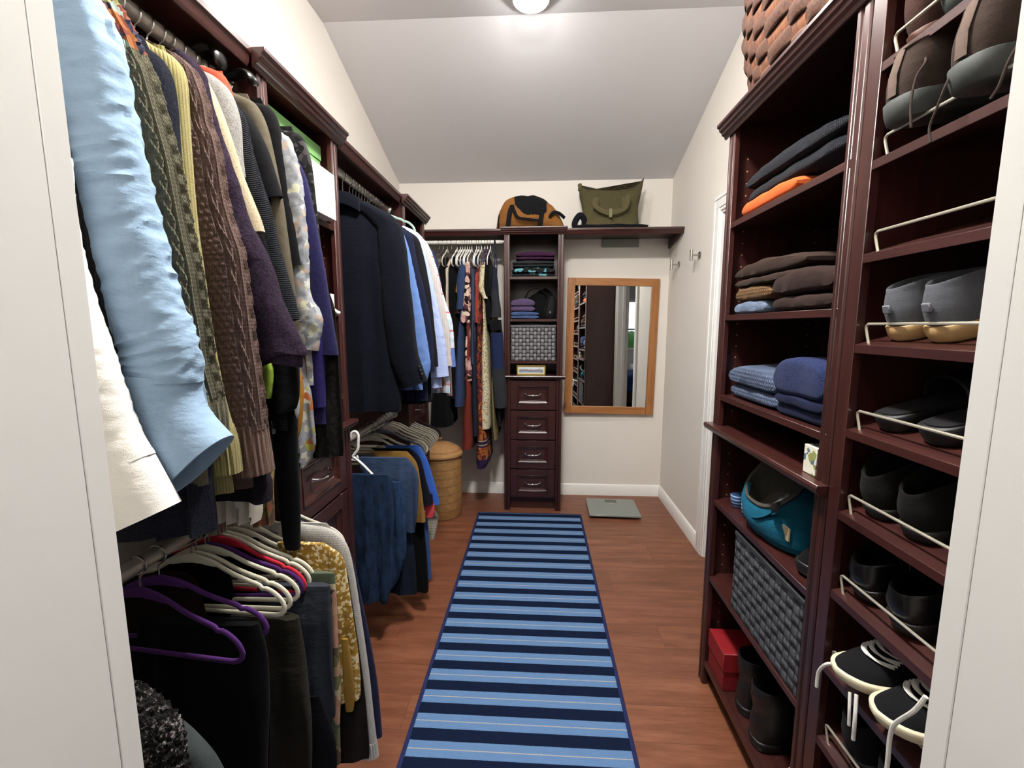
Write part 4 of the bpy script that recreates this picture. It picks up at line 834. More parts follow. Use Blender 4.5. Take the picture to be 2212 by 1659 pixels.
# ------------------------------------------------------------------ back rod: dresses seen edge on
def dress(name, label, cat, rows, mat, depth=.40, seed=0, folds=3, amp=.010, yo=0., sleeves=None, bands=None, hang=True, hw=.205, yf=None):
    """rows = (py, left px, right px) on the plane of the front edge"""
    Yf0 = 3.345-hw+yo
    yf_ = yf or Yf0
    R = []
    for py, a, b in rows:
        p, q = at(a, py, 'Y', yf_+.04), at(b, py, 'Y', yf_+.04); R.append(((p.z+q.z)/2, p.x, q.x))
    xc = sum((r[1]+r[2])/2 for r in R[:2])/2
    t = thing(name, label, cat, (xc, 3.345, 2.026))
    ztop = R[0][0]
    def mk(R, zt):
        m = MB(); rings = []; V = crom([Vector(r) for r in R], max(10, 4*len(R))); N = 40
        for v in V:
            z, x0, x1 = v; s = (zt-z); c = (x0+x1)/2; a = max((x1-x0)/2, .003)
            y0 = max(yf_, 3.345-.03-max(s, 0)*1.7) if yf is None else yf_; y1 = min(2*3.345-yf_, 3.345+.03+max(s, 0)*1.7) if yf is None else yf_+depth; ring = []
            for i in range(N):
                th = 2*PI*i/N; ca, sa = math.cos(th), math.sin(th); yy = (y0+y1)/2+(y1-y0)/2*math.copysign(abs(sa)**.6, sa)
                f = amp*min(1., s*3+.1)*(math.sin(yy*70*folds/3+seed)*.6+nz(yy*11, z*6, seed))*(1 if abs(ca) > .2 else .3)
                ring.append(Vector((c+a*math.copysign(abs(ca)**.75, ca)+f*.5+.004*nz(z*9, seed, 1), yy, z)))
            rings.append(ring)
        last = rings[-1]; c = sum(last, Vector())/len(last); rings.append([Vector((c.x+(p.x-c.x)*.8, c.y+(p.y-c.y)*.97, p.z+.001)) for p in last]); rings.append([Vector((c.x+(p.x-c.x)*.7, c.y+(p.y-c.y)*.95, p.z+.05)) for p in last])
        return m.loft(rings)
    if bands:       # cloth of several sewn bands, each a part
        zs = [at(1000, py, 'Y', yf_).z for py, _ in bands[1:]]; cut = [ztop+1]+zs+[-1]
        V = crom([Vector(r) for r in R], 60)
        for (py, bm_), za, zb in zip(bands, cut, cut[1:]):
            sub = [tuple(v) for v in V if zb-.012 <= v[0] <= za+.0]
            if len(sub) > 2: obj('band', mk(sub[::2]+[sub[-1]], ztop), bm_, t)
    else: obj('body', mk(R, ztop), mat, t)
    for k, srow in enumerate(sleeves or []):
        S = []
        for py, a, b in srow[0]:
            p, q = at(a, py, 'Y', yf_-.01), at(b, py, 'Y', yf_-.01); S.append((p+q)/2); 
        W = [(at(b, py, 'Y', yf_).x-at(a, py, 'Y', yf_).x)/2 for py, a, b in srow[0]]
        m = MB(); Q = crom(S, 24); rings = []
        for i, q in enumerate(Q):
            w = max(lerpl(W, i/23), .004); rings.append([q+Vector((w*math.cos(2*PI*j/20), .025*math.sin(2*PI*j/20)+.02, .003*math.sin(j*2.5))) for j in range(20)])
        last = rings[-1]; c = sum(last, Vector())/len(last); rings.append([c+(p-c)*.85+Vector((0, 0, .03)) for p in last])
        m.loft(rings); obj('sleeve', m, srow[1] or mat, t)
    return t
M_BLK = fabric('08080a', '121214'); M_CHAM = fabric('2b3958', '3c4a6e', wr=.4)
dress('black_dress', 'long black dress farthest left on the back wall rod', 'dress', [(549, 950, 958), (575, 944, 964), (700, 940, 966), (860, 930, 970), (921, 925, 975)], M_BLK, seed=1)
dress('cream_cardigan', 'narrow cream cardigan edge between two black garments on the back rod', 'cardigan', [(553, 962, 968), (580, 961, 971), (700, 964, 973), (790, 966, 974)], fabric('c4b29a', 'd3c5b0'), seed=2, amp=.003)
dress('black_jumper', 'black jumper right of the cream cardigan on the back rod', 'jumper', [(549, 970, 976), (570, 967, 985), (650, 967, 988), (760, 972, 990), (860, 975, 985)], M_BLK, seed=3)
dress('mustard_blouse', 'bright mustard yellow top beside the blue chambray blouse', 'top', [(570, 988, 996), (590, 986, 999), (632, 984, 992)], fabric('b5862a', 'cf9d3c'), seed=4, amp=.004)
dress('orange_blouse', 'dark top with an orange hem below the chambray sleeve', 'top', [(600, 990, 1004), (660, 984, 1002), (678, 982, 996)], printed(('8c3b22', '20191a', 'a34a2a', '171314'), 60.), seed=4, amp=.004)
dress('chambray_dress', 'long blue chambray dress with gathered short sleeve', 'dress', [(560, 996, 1004), (590, 992, 1006), (680, 992, 1004), (720, 987, 1003), (820, 980, 1004), (872, 978, 1005), (877, 979, 1004)], M_CHAM, seed=5, sleeves=[([(562, 995, 1005), (600, 988, 1005), (640, 983, 1005), (652, 984, 1003), (656, 986, 1000), (668, 984, 1003)], None)])
dress('floral_dress', 'pink and black floral tiered dress on the back rod', 'dress', [(562, 1006, 1013), (580, 1004, 1015), (665, 1004, 1016), (672, 1005, 1014), (735, 1004, 1018), (765, 1003, 1014), (770, 1002, 1019), (818, 1001, 1025), (822, 1002, 1024)], printed(('b98f88', 'd0aca0', '1a1414', 'c99f93', '54303a', 'd9c4b0', '1a1414'), 36., warp=.9), seed=6, sleeves=[([(565, 1004, 1014), (640, 1002, 1015), (675, 997, 1014), (697, 992, 1014)], None)])
dress('rust_skirt', 'long rust red skirt hanging lowest under the floral dress', 'skirt', [(600, 1010, 1016), (815, 1004, 1018), (900, 999, 1022), (964, 995, 1024), (969, 996, 1023)], fabric('6b2a22', '803a2f'), seed=7)
dress('slate_dress', 'slate blue sleeveless dress between the floral dress and red lace top', 'dress', [(543, 1018, 1026), (580, 1014, 1028), (700, 1016, 1030), (783, 1013, 1032), (786, 1014, 1031)], fabric('333b4d', '454f64'), seed=8)
dress('navy_dress', 'plain navy dress hem below the slate blue dress', 'dress', [(640, 1016, 1028), (790, 1018, 1032), (900, 1020, 1034), (940, 1021, 1033)], fabric('1d2231', '2a3146'), seed=9)
dress('red_lace_blouse', 'coral red lace top on the back rod', 'top', [(564, 1028, 1036), (580, 1026, 1038), (690, 1023, 1041), (697, 1024, 1040)], knit('9c2f2a', 'c4564c', 120., 1., 1.), seed=10, amp=.004)
dress('paisley_dress', 'brown and orange paisley maxi dress with a bordered hem', 'dress', [(600, 1034, 1040), (720, 1030, 1040), (820, 1028, 1044), (930, 1029, 1052), (1002, 1027, 1056), (1010, 1029, 1050)], None, seed=11, bands=[(0, printed(('6e2c1e', '8d4a25', '3d1d1c', 'a0622f', '5b2a3a'), 50., warp=1.)), (950, stripes(('2b1c36', '9c8f80', '2b1c36'), .03)), (965, printed(('7c3a22', '9a5a2c', '4a1f20', 'b27a44'), 50., warp=1.)), (993, fabric('271a3a', '33244a'))])
dress('cream_print_dress', 'long cream dress with a fine print and short sleeve', 'dress', [(562, 1040, 1048), (580, 1038, 1050), (650, 1042, 1048), (690, 1042, 1051), (760, 1038, 1056), (850, 1036, 1060), (918, 1034, 1061), (925, 1036, 1060)], printed(('c2b898', 'cfc6a8', 'bdb291', '8a7a5c', 'cfc6a8', 'c8be9f'), 130.), seed=12, sleeves=[([(566, 1038, 1050), (600, 1034, 1048), (625, 1033, 1046), (635, 1038, 1052), (645, 1042, 1054)], None)])
dress('black_tee', 'black short sleeve top right of the cream print dress', 'top', [(553, 1048, 1056), (575, 1046, 1059), (640, 1047, 1060), (700, 1050, 1060)], M_BLK, seed=13, sleeves=[([(560, 1047, 1057), (600, 1044, 1057), (640, 1046, 1060)], None)])
dress('color_block_dress', 'navy and grey colour block pinafore dress rightmost on the back rod', 'dress', [(577, 1064, 1070), (600, 1062, 1073), (650, 1060, 1078), (720, 1059, 1084), (800, 1061, 1089), (870, 1065, 1093), (880, 1068, 1092)], None, seed=14, yf=3.115, depth=.145, bands=[(0, fabric('1b1f2d', '272c3d')), (625, fabric('26272c', '33353b')), (686, fabric('0e0f13', '17181d')), (714, fabric('1b2442', '283258')), (795, fabric('292b2f', '383a3f'))])
p = at(1070, 577, 'Y', 3.20); q = at(1069, 522, 'Y', 3.345)
r_ = [o for o in bpy.data.objects if o.name.startswith('color_block_dress')][0]
for dx in (-.010, .010):
    m = MB(); m.tube([(p.x+dx, 3.20, p.z-.06), (p.x+dx*.8, 3.24, p.z+.02), (q.x+dx*.3, 3.335, 2.022), (q.x+dx*.3, 3.35, 2.030)], .004, 6, flat=(1, .4)); obj('strap', m, fabric('1b1f2d', '272c3d'), r_)
dress('olive_scarf', 'olive fringed scarf end hanging below the colour block dress', 'scarf', [(640, 1062, 1068), (860, 1061, 1070), (920, 1063, 1072), (948, 1066, 1075)], fabric('6d6440', '857b52'), seed=15, amp=.003)
dress('black_skirt', 'black skirt hem peeking below the colour block dress beside the tower', 'skirt', [(700, 1072, 1080), (860, 1074, 1081), (920, 1075, 1081)], M_BLK, seed=16, amp=.003)
hp = {}
for i, (px, c) in enumerate([(948, 'dark'), (957, 'dark'), (966, 'cream'), (975, 'dark'), (987, 'white'), (994, 'white'), (999, 'white'), (1004, 'white'), (1009, 'white'), (1014, 'white'), (1019, 'white'), (1029, 'white'), (1034, 'white'), (1040, 'white'), (1047, 'dark'), (1053, 'purple'), (1059, 'white')]):
    x = at(px, 540, 'Y', 3.33).x
    lab = {'white': 'white velvet hanger among the dresses on the back rod', 'dark': 'dark hanger among the black garments on the back rod', 'cream': 'cream hanger holding the cream cardigan on the back rod', 'purple': 'purple hanger near the right end of the back rod'}[c]
    hanger(c, (x, 3.345, 2.028), PI/2+.02*(i % 3-1), lab, {'white': 'white hangers on the back rod', 'dark': 'dark hangers on the back rod'}.get(c))
# ------------------------------------------------------------------ folded clothes
def slab(m, x0, x1, y0, y1, z0, h, seed=0, droop=0., nx=26, N=40, rough=.004, px=.42, front='-X', crown=0.):
    """soft folded slab, round fold along its front edge"""
    rings = []
    for k in range(nx):
        s = k/(nx-1); e = abs(2*s-1); y = y0+(y1-y0)*s; sh = (1-e**9)**.5*.75+.25 if e < 1 else .25
        ring = []
        for i in range(N):
            th = 2*PI*i/N; ca, sa = math.cos(th), math.sin(th)
            xx = (x0+x1)/2+(x1-x0)/2*(1-.06*e**4)*math.copysign(abs(ca)**.45, ca)+rough*1.2*nz(y*14, seed, i*.05)
            hh = h*sh*(1+.14*nz(y*8+seed, xx*8, seed))
            zz = z0+h/2+(hh/2)*math.copysign(abs(sa)**px, sa) + (rough*nz(y*22, xx*22+seed, th) if sa > -.3 else 0) + crown*math.sin(PI*s)*(1 if sa > 0 else .0)
            zz -= droop*max(0, (s-.6))*(1 if sa > 0 else 0)
            if sa < 0: zz = max(zz, z0+.0005)
            ring.append(Vector((xx, y, zz)))
        rings.append(ring)
    return m.loft(rings)
def folded(name, label, cat, x0, x1, y0, y1, z, hs, mat, seed=0, crown=0., inset=.012, face='X'):
    t = thing(name, label, cat, ((x0+x1)/2, (y0+y1)/2, z)); zz = z
    for i, h in enumerate(hs):
        m = MB(); d = inset*(len(hs)-1-i)*(.5+.5*math.sin(seed+i))
        if face == 'X': slab(m, x0+d, x1, y0, y1, zz, h, seed+i*3, crown=crown if i == len(hs)-1 else 0)
        else:           # fold faces -Y: build along X, then swap axes
            slab(m, y0+d, y1, x0, x1, zz, h, seed+i*3, crown=crown if i == len(hs)-1 else 0); m.v = [Vector((p.y, p.x, p.z)) for p in m.v]
        obj('folded_layer', m, mat, t); zz += h*.90
    return t
XS = .672
folded('folded_t_shirt', 'orange folded T-shirt under the navy sweater on the top right shelf', 'shirt', XS, .95, 1.275, 1.60, 1.7545, [.052], fabric('bf5226', 'd06c3c'), 1)
folded('folded_sweater', 'dark navy folded sweater on the top right shelf over the orange shirt', 'sweater', XS+.01, .97, 1.10, 1.605, 1.803, [.045, .040], knit('0e1015', '1c2029', 240.), 2, .012)
folded('folded_sweater', 'pale blue fuzzy sweater at the bottom of the brown pile', 'sweater', XS+.006, .95, 1.40, 1.615, 1.4405, [.038], boucle('53627a', '8090a8', 260., .6), 3, .006)
folded('folded_sweater', 'tan ribbed knit sweater under the dark brown sweater', 'sweater', XS+.004, .95, 1.37, 1.61, 1.4795, [.046], knit('553c26', '80613f', 130., 1., 1.), 4, .006)
folded('folded_sweater', 'dark brown wool sweater on top of the tan knit', 'sweater', XS+.002, .97, 1.21, 1.618, 1.5265, [.030, .040], fabric('2d221d', '42342c'), 5, .012)
folded('folded_sweater', 'dark brown sweater folded in two beside the tan knit', 'sweater', XS, .97, 1.085, 1.36, 1.4405, [.046, .058], fabric('2a1e1b', '3b2d2a'), 6, .016)
folded('folded_sweater', 'grey blue ribbed sweater on the right shelf beside the royal blue one', 'sweater', XS+.002, .95, 1.30, 1.62, 1.1555, [.050, .058], knit('3a4660', '6b7a98', 110., 1., 1.), 7, .018)
folded('folded_sweater', 'black folded sweater behind the grey blue ribbed sweater', 'sweater', .78, .99, 1.16, 1.58, 1.1555, [.07, .06], fabric('111114', '1d1d21'), 8, .01)
folded('folded_sweater', 'dark navy folded sweater under the royal blue sweater', 'sweater', XS+.004, .77, 1.08, 1.30, 1.1555, [.034, .034], fabric('171c33', '222948'), 9)
folded('folded_sweater', 'royal blue wool sweater on top of the dark navy one', 'sweater', XS, .775, 1.075, 1.31, 1.2145, [.085], boucle('1b2342', '323d66', 300., .5), 10, .022)
t = thing('gift_box', 'small white box with printed green leaves on the right counter', 'box', (.70, 1.08, 1.0425))
m = MB(); m.box(.665, .735, 1.068, 1.118, 1.0425, 1.112); obj('body', m, printed(('d8d5c6', '8a8f55', 'd8d5c6', '5b6f78', 'c9c6b4'), 60., base=None), t, bevel=.001)
# ------------------------------------------------------------------ baskets
def strap_basket(name, label, x0, x1, y0, y1, z0, z1, mats, cell, th=.008):
    t = thing(name, label, 'basket', ((x0+x1)/2, (y0+y1)/2, z0))
    for a in ((x0, x0+th, y0, y1), (x1-th, x1, y0, y1), (x0+th, x1-th, y0, y0+th), (x0+th, x1-th, y1-th, y1)):
        alongx = (a[1]-a[0]) > (a[3]-a[2]); m = MB()
        outer = -1 if (a[2] == y0 if alongx else a[0] == x0) else 1
        ln = (a[1]-a[0]) if alongx else (a[3]-a[2]); nu, nv = max(2, round(ln/cell)), max(2, round((z1-z0)/cell)); q = 6
        def P(i, j):
            u, v = i/q, j/q; ci, cj = min(int(u), nu-1), min(int(v), nv-1); fu, fv = u-ci, v-cj
            hu, hv = math.sin(PI*fu), math.sin(PI*fv)
            b = .0022*(hu*.5+.5 if (ci+cj) % 2 else hv*.5)*(hu*hv)**.22
            z = z0+(z1-z0)*v/nv
            if alongx: return (a[0]+ln*u/nu, (a[2] if outer < 0 else a[3])+outer*b, z)
            return ((a[0] if outer < 0 else a[1])+outer*b, a[2]+ln*u/nu, z)
        G = [[P(i, j) for i in range(nu*q+1)] for j in range(nv*q+1)]; W = nu*q+1
        m.add([p for r in G for p in r], [(j*W+i, j*W+i+1, (j+1)*W+i+1, (j+1)*W+i) for j in range(nv*q) for i in range(nu*q)], 0)
        m.box(*a, z0, z1, 0)
        obj('side', m, mats['XZ' if alongx else 'YZ'], t)
    m = MB(); m.box(x0, x1, y0, y1, z0, z0+.005); obj('bottom', m, mats['XZ'], t)
    m = MB()
    for a in ((x0-.003, x0+th+.001, y0-.003, y1+.003), (x1-th-.001, x1+.003, y0-.003, y1+.003), (x0+th, x1-th, y0-.003, y0+th+.001), (x0+th, x1-th, y1-th-.001, y1+.003)): m.box(a[0], a[1], a[2], a[3], z1-.012, z1+.003)
    obj('rim', m, plain(mats['rim'], .7), t, bevel=.002)
    return t
def weave_mats(c1, c2, c3, cell, rim, orx=0, ory=0):
    return {'XZ': basketweave(c1, c2, c3, cell, 'XZ'), 'YZ': basketweave(c1, c2, c3, cell, 'YZ'), 'rim': rim}
strap_basket('woven_basket', 'dark grey woven strap basket on the lower right shelf', .667, .985, 1.068, 1.452, .4555, .722, weave_mats('3a3d42', '4a4e54', '5a5e65', .0300, '2c2f33'), .0300)
strap_basket('woven_basket', 'grey woven basket on the narrow tower of the back wall', -.195, .133, 3.29, 3.56, 1.1495, 1.408, weave_mats('5a5a5c', '86868a', '8f8f93', .027, '5c5c60'), .027)
t = thing('paper_sheet', 'white paper sticking out of the grey basket on the back tower', 'paper', (-.05, 3.40, 1.409))
m = MB(); m.loft([[(-.13+.25*u, 3.33+.12*v, 1.4125+.022*(1-u)*v+.004*math.sin(u*5)) for u, v in ((i/8, j) for i in range(9))] for j in (0, .33, .66, 1)], False, False, closed=False); o = obj('paper', m, plain('dedcd6', .6), t); sm = o.modifiers.new('solid', 'SOLIDIFY'); sm.thickness = .0006
def splint_basket():
    """big oval basket woven from broad ash splints"""
    cx, cy, z0, H = .815, 1.35, 2.0975, .36
    t = thing('splint_basket', 'large brown woven splint basket on top of the right shelf tower', 'basket', (cx, cy, z0))
    A, B = .178, .325; NC, NR = 34, 10
    def rad(v): return .86+.20*math.sin(min(1, v*1.15)*PI*.62)
    def P(th, z, off):
        v = z/H; k = rad(v); c, s = math.cos(th), math.sin(th)
        x = math.copysign(abs(c)**.72, c)*A*k; y = math.copysign(abs(s)**.72, s)*B*k; n = Vector((c/A, s/B, 0)).normalized()
        return Vector((cx+x, cy+y, z0+z))+n*off
    M1 = wood('4a2816', '7d4d2e', .7, 'Z', 0., 2.); M2 = wood('2c160d', '5b3622', .7, 'X', 0., 3.)
    rh = H/NR
    for r in range(NR):
        m = MB(); q = 8; n = NC*q; rings = []
        for j in range(7):
            f = j/6; ring = []
            for i in range(n):
                th = 2*PI*i/n; ph = (i/q+r) * PI; b = math.cos(ph)
                bow = .0085*b*(1 if b > 0 else .6)*(1-.55*(2*f-1)**2)
                ring.append(P(th, rh*(r+.0+1.10*f)-.05*rh, bow+.004))
            rings.append(ring)
        m.loft(rings, False, False); o = obj('weaver', m, M2, t); sm = o.modifiers.new('solid', 'SOLIDIFY'); sm.thickness = .0025; sm.offset = -1
    for i in range(NC):
        m = MB(); w = 2*PI/NC*.40; th = 2*PI*(i+.0)/NC; rings = []
        for j in range(NR*4+1):
            z = H*j/(NR*4); r = z/rh; b = -math.cos(PI*(i+int(min(r, NR-.01))))*math.sin(PI*(r % 1))
            rings.append([P(th-w, z, .001+.003*b), P(th+w, z, .001+.003*b), P(th+w, z, -.002+.003*b), P(th-w, z, -.002+.003*b)])
        m.loft(rings); obj('stake', m, M1, t)
    m = MB(); m.loft([[P(2*PI*i/80, zz, off) for i in range(80)] for zz, off in ((H-.02, .012), (H+.012, .012), (H+.012, -.010), (H-.02, -.010), (H-.02, .012))], False, False); obj('rim', m, M2, t)
    m = MB(); m.add([P(2*PI*i/60, .002, -.004) for i in range(60)], [tuple(range(60))]); m.add([P(2*PI*i/60, .008, -.004) for i in range(60)], [tuple(range(60))]); obj('bottom', m, M1, t)
splint_basket()
# ------------------------------------------------------------------ teal bag and sandals on the right shelf
def teal_bag():
    t = thing('handbag', 'slouchy teal fabric handbag with a grey lining on the right shelf', 'bag', (.80, 1.32, .7605)); M = fabric('0f4459', '175f78', wr=.5); G = fabric('4a4844', '65625c')
    m = MB(); rings = []
    prof = [(0, .75), (.008, .93), (.035, 1.02), (.075, 1.0), (.11, .90), (.14, .76), (.16, .64)]
    for z, k in prof:
        rings.append([Vector((.79-.05*z/.2+k*.115*math.cos(a)*(1+.08*nz(math.cos(a)*2, math.sin(a)*2, z*9)), 1.335+.30*z+k*.165*math.sin(a)*(1+.10*nz(math.cos(a)*3, z*12, 4)), .7605+z*(1+.12*math.sin(a+1))+(z/.16)**2*.055*math.cos(a))) for a in [2*PI*i/48 for i in range(48)]])
    m.loft(rings, True, False); top = rings[-1]; c = sum(top, Vector())/48
    obj('body', m, M, t)
    m = MB(); m.loft([[c+(p-c)*k+Vector((0, 0, dz)) for p in top] for k, dz in ((1.005, .001), (1.06, .012), (1.02, .018), (.96, .010), (.93, -.02), (.8, -.10))], False, True); obj('lining', m, G, t)
    m = MB(); P = crom([Vector((.69, 1.27, .87)), Vector((.672, 1.24, .89)), Vector((.668, 1.22, .92)), Vector((.69, 1.21, .945))], 14); m.tube(P, .008, 8, flat=(1.4, .4)); obj('tab', m, plain('3a3d40', .4), t)
    m = MB(); m.tube(crom([Vector((.70, 1.26, .89)), Vector((.672, 1.30, .84)), Vector((.668, 1.36, .82)), Vector((.672, 1.42, .84)), Vector((.70, 1.46, .89))], 24), .006, 8, flat=(1.6, .5)); obj('strap', m, M, t)
    m = MB(); m.prism([(1.34, .90), (1.48, .88), (1.51, .97), (1.47, 1.005), (1.40, .985)], 'X', .84, .86); obj('back_flap', m, M, t, bevel=.006)
teal_bag()
# ------------------------------------------------------------------ shoes
def shoe_outline(L, w=1., n=64):
    """closed outline of a foot bed, heel at x=0, toe at x=L"""
    H = [(0, 0), (.02, .020), (.07, .030), (.20, .034), (.40, .031), (.55, .037), (.70, .045), (.80, .044), (.90, .036), (.97, .020), (1., 0)]
    top = [Vector((x*L, y*w, 0)) for x, y in H]; top = crom(top, n//2+1)
    return top+[Vector((p.x, -p.y*.96, 0)) for p in reversed(top[1:-1])]
def shoe(name, label, loc, rot, mats, L=.27, w=1., sole=.022, collar=(.02, .50, .030), ch=(.075, .055, .078), boot=0., welt=.004, heel=0., laces=None, group=None, tab=False, strap=None, open_toe=False, spring=.008, upper=True, lean=-.008, lit_edge=None, cat='shoe', toeH=.045):
    t = thing(name, label, cat, loc, group=group, rot=rot); M0 = ROOTM[t.name]; n = 64; O = shoe_outline(L, w, n)
    c0, c1, cw = collar; c0 *= L; c1 *= L
    def spr(x): return spring*max(0, (x/L-.68)/.32)**2
    # sole
    m = MB(); rings = []
    for z, k in ((0, -.004), (.003, 0), (sole*.5, welt), (sole-.002, welt+.001), (sole, welt-.001)):
        rings.append([Vector((p.x, p.y, 0))+Vector((p.x-L*.5, p.y*3, 0)).normalized()*k+Vector((0, 0, z+spr(p.x)+(heel*max(0, 1-p.x/(L*.35)) if False else 0))) for p in O])
    m.loft(rings); obj('sole', m, mats[1], t, local=True, ang=50)
    if not upper: return t, None
    # collar loop matched to the outline by parameter
    C = []
    for i in range(n):
        a = 2*PI*i/n; ca, sa = -math.cos(a), math.sin(a); x = (c0+c1)/2+(c1-c0)/2*ca; f = (ca+1)/2
        z = ch[0]*(1-f)**2+ch[1]*4*f*(1-f)*.55+ch[2]*f**2+ (ch[0]*(1-f)*f+ch[2]*f*(1-f))*.45
        C.append(Vector((x, cw*w*math.copysign(abs(sa)**.8, sa), sole+z-.0)))
    def S(i, s):
        o, c = O[i], C[i]; x = o.x/L; base = Vector((o.x, o.y, sole+spr(o.x)-.001)); p = base.lerp(Vector((c.x, c.y, c.z)), s)
        front = max(0, min(1, (x-.45)/.5))
        # walls rise first, then close in over the foot
        zf = s**(1-.22*front) ; p.z = base.z+(c.z-base.z)*zf
        out = Vector((o.x-(c0+c1)/2, o.y*2.2, 0)); out = out.normalized() if out.length > 1e-6 else Vector((1, 0, 0))
        p += out*(.006+.002*front)*math.sin(PI*min(1, s*1.02))*(1-s*.3)
        if front > 0: p.z += (toeH-.040)*front*math.sin(PI*s)
        return p
    m = MB(); rings = [[S(i, s) for i in range(n)] for s in (0, .08, .16, .26, .36, .46, .56, .66, .76, .86, .94, 1.)]
    top = rings[-1]
    if boot:
        c = sum(top, Vector())/n
        for k in range(1, 9):
            f = k/8; z = f*boot; R = []
            for p in C:
                q = c+(p-c)*(1+.06*math.sin(PI*f)+.02*f); R.append(Vector((q.x+lean*f+ .004*nz(p.y*40, z*40), q.y*(1+.04*f), p.z+(sole+ch[0]+boot-p.z)*f if p.z < sole+ch[0]+boot else p.z)))
            rings.append(R)
        top = rings[-1]
    c = sum(top, Vector())/n
    rings.append([c+(p-c)*.97+Vector((0, 0, .003)) for p in top]); rings.append([c+(p-c)*.90+Vector((0, 0, -.002)) for p in top])
    low_ = [Vector((c0+.006+(p.x-c0)*.94, p.y*.85, sole+.008)) for p in C]
    rings.append([a.lerp(b, .5) for a, b in zip(rings[-1], low_)]); rings.append(low_)
    m.loft(rings, False, True); obj('upper', m, mats[0], t, local=True, ang=60)
    if laces:
        lm, cnt = laces; m = MB(); half = n//2
        for k in range(cnt):
            s0 = .44+.52*k/cnt; s1 = s0+.52/cnt*.55; d = 6
            for sg in (1, -1):
                pts = [S((half+sg*q_) % n, s0+(s1-s0)*(q_+d)/(2*d))+Vector((0, 0, .0035+(.0025 if sg > 0 else 0)*(1-abs(q_)/d))) for q_ in range(-d, d+1)]
                m.tube(pts, .0034, 8, flat=(1., .4))
        obj('laces', m, lm, t, local=True)
    if tab:
        m = MB(); z = sole+ch[0]*.5; m.box(-.0085, -.003, -.009, .009, z-.007, z+.009); obj('heel_tab', m, tab, t, bevel=.002, local=True)
    if lit_edge:  # pale strip paints the light caught along the shaft's back edge
        m = MB(); m.tube([(-.003, 0, sole+.004), (c0*.35-.006, 0, sole+ch[0]*.5), (c0-.002, 0, sole+ch[0]), (c0+lean*.5-.003, 0, sole+ch[0]+boot*.5), (c0+lean-.003, 0, sole+ch[0]+boot)], .010, 10, flat=(1., .22), up=(1, 0, 0)); obj('painted_lit_edge', m, lit_edge, t, local=True)
    if strap:
        sm_, xs, zs, buckle = strap; m = MB()
        P = [Vector((xs, s*w*.036*math.cos(a)*1.0, 0)) for s in (1,) for a in ()]
        arc = [Vector((xs+.006*math.sin(3*a), .040*w*math.cos(a), sole+.012+zs*math.sin(a)**.7)) for a in [PI*k/20 for k in range(1, 20)]]
        m.tube(arc, .010, 10, flat=(1., .22), up=(1, 0, 0)) if False else m.loft([[q+Vector((-.012, 0, 0)), q+Vector((.012, 0, 0)), q+Vector((.012, 0, .0025)), q+Vector((-.012, 0, .0025))] for q in arc])
        obj('strap', m, sm_, t, local=True, bevel=.0006)
        if buckle:
            q = arc[4]; m = MB(); m.tube([q+Vector((-.014, -.002, .006)), q+Vector((.014, -.002, .006)), q+Vector((.014, .004, -.012)), q+Vector((-.014, .004, -.012))], .0016, 6, closed=True); obj('buckle', m, buckle, t, local=True)
    return t, S
ALPHA = math.atan(SLOPE)
def on_shelf(k, x, yc, dz=0.):
    return (x, yc, SHZ[k]+SLOPE*(x-.658)+.0006+dz)
HEEL = lambda yaw=0.: (0, -ALPHA, yaw)
TOE = lambda yaw=0., a=ALPHA: (0, a, PI+yaw)
# row indices of SHZ: 9 top ... 0 bottom
BSU = fabric('2f2622', '42362f'); SOLG = plain('313533', .7)
shoe('trail_shoe', 'dark green soled shoe on the highest visible rack shelf', on_shelf(9, .684, .845), HEEL(), [fabric('23282a', '33393a'), plain('2a3331', .6)], sole=.036)
shoe('trail_shoe', 'dusty pink soled shoe beside the dark green soled one at the top of the rack', on_shelf(9, .70, .945), HEEL(), [fabric('3d2b27', '4a3530'), plain('5e4035', .6)], sole=.024, w=.8)
def loose_lace(root_name, pts, mat, r=.0019):
    o = bpy.data.objects[root_name]; m = MB(); m.tube(crom(pts, 30), r, 8); obj('loose_lace', m, mat, o)
LB = fabric('3a302e', '4a403c')
for i, (yc, lab, dz) in enumerate(((.898, 'brown suede boot with thick grey sole, left one of the pair on the rack', .040), (.765, 'brown suede boot with thick grey sole, right one nearest the doorway', .032))):
    t, S = shoe('suede_boot', lab, (.640, yc, SHZ[8]+dz), (0, -ALPHA*.35, 0), [BSU, SOLG], L=.29, w=1.18, sole=.040, collar=(.05, .52, .039), ch=(.076, .068, .08), boot=.008, spring=.01, lean=.008, lit_edge=fabric('5a4c45', '6d5e56'), cat='boot')
    nm = t.name; z = SHZ[8]+dz
    if i == 0:
        loose_lace(nm, [at(2010, 80, 'X', .70), at(1985, 105, 'X', .675), at(2000, 130, 'X', .655), at(1980, 165, 'X', .638), at(1968, 220, 'X', .632), at(1968, 276, 'X', .632)], LB)
        loose_lace(nm, [at(2075, 122, 'X', .66), at(2045, 180, 'X', .635), at(2025, 230, 'X', .632), at(2008, 275, 'X', .632), at(2010, 308, 'X', .632)], LB)
    else:
        loose_lace(nm, [at(2215, 70, 'X', .64), at(2180, 130, 'X', .632), at(2158, 185, 'X', .632), at(2140, 213, 'X', .632)], LB)
GS = fabric('53555b', '6d7077'); GUM = plain('b08f5f', .55)
for yc, lab in ((.893, 'grey suede slip-on shoe with gum sole, left one of the pair'), (.806, 'grey suede slip-on shoe with gum sole, right one of the pair')):
    shoe('slip_on_shoe', lab, on_shelf(6, .684, yc), HEEL(), [GS, GUM], L=.265, w=1.02, sole=.030, collar=(.02, .50, .031), ch=(.068, .046, .066), tab=plain('666970', .8))
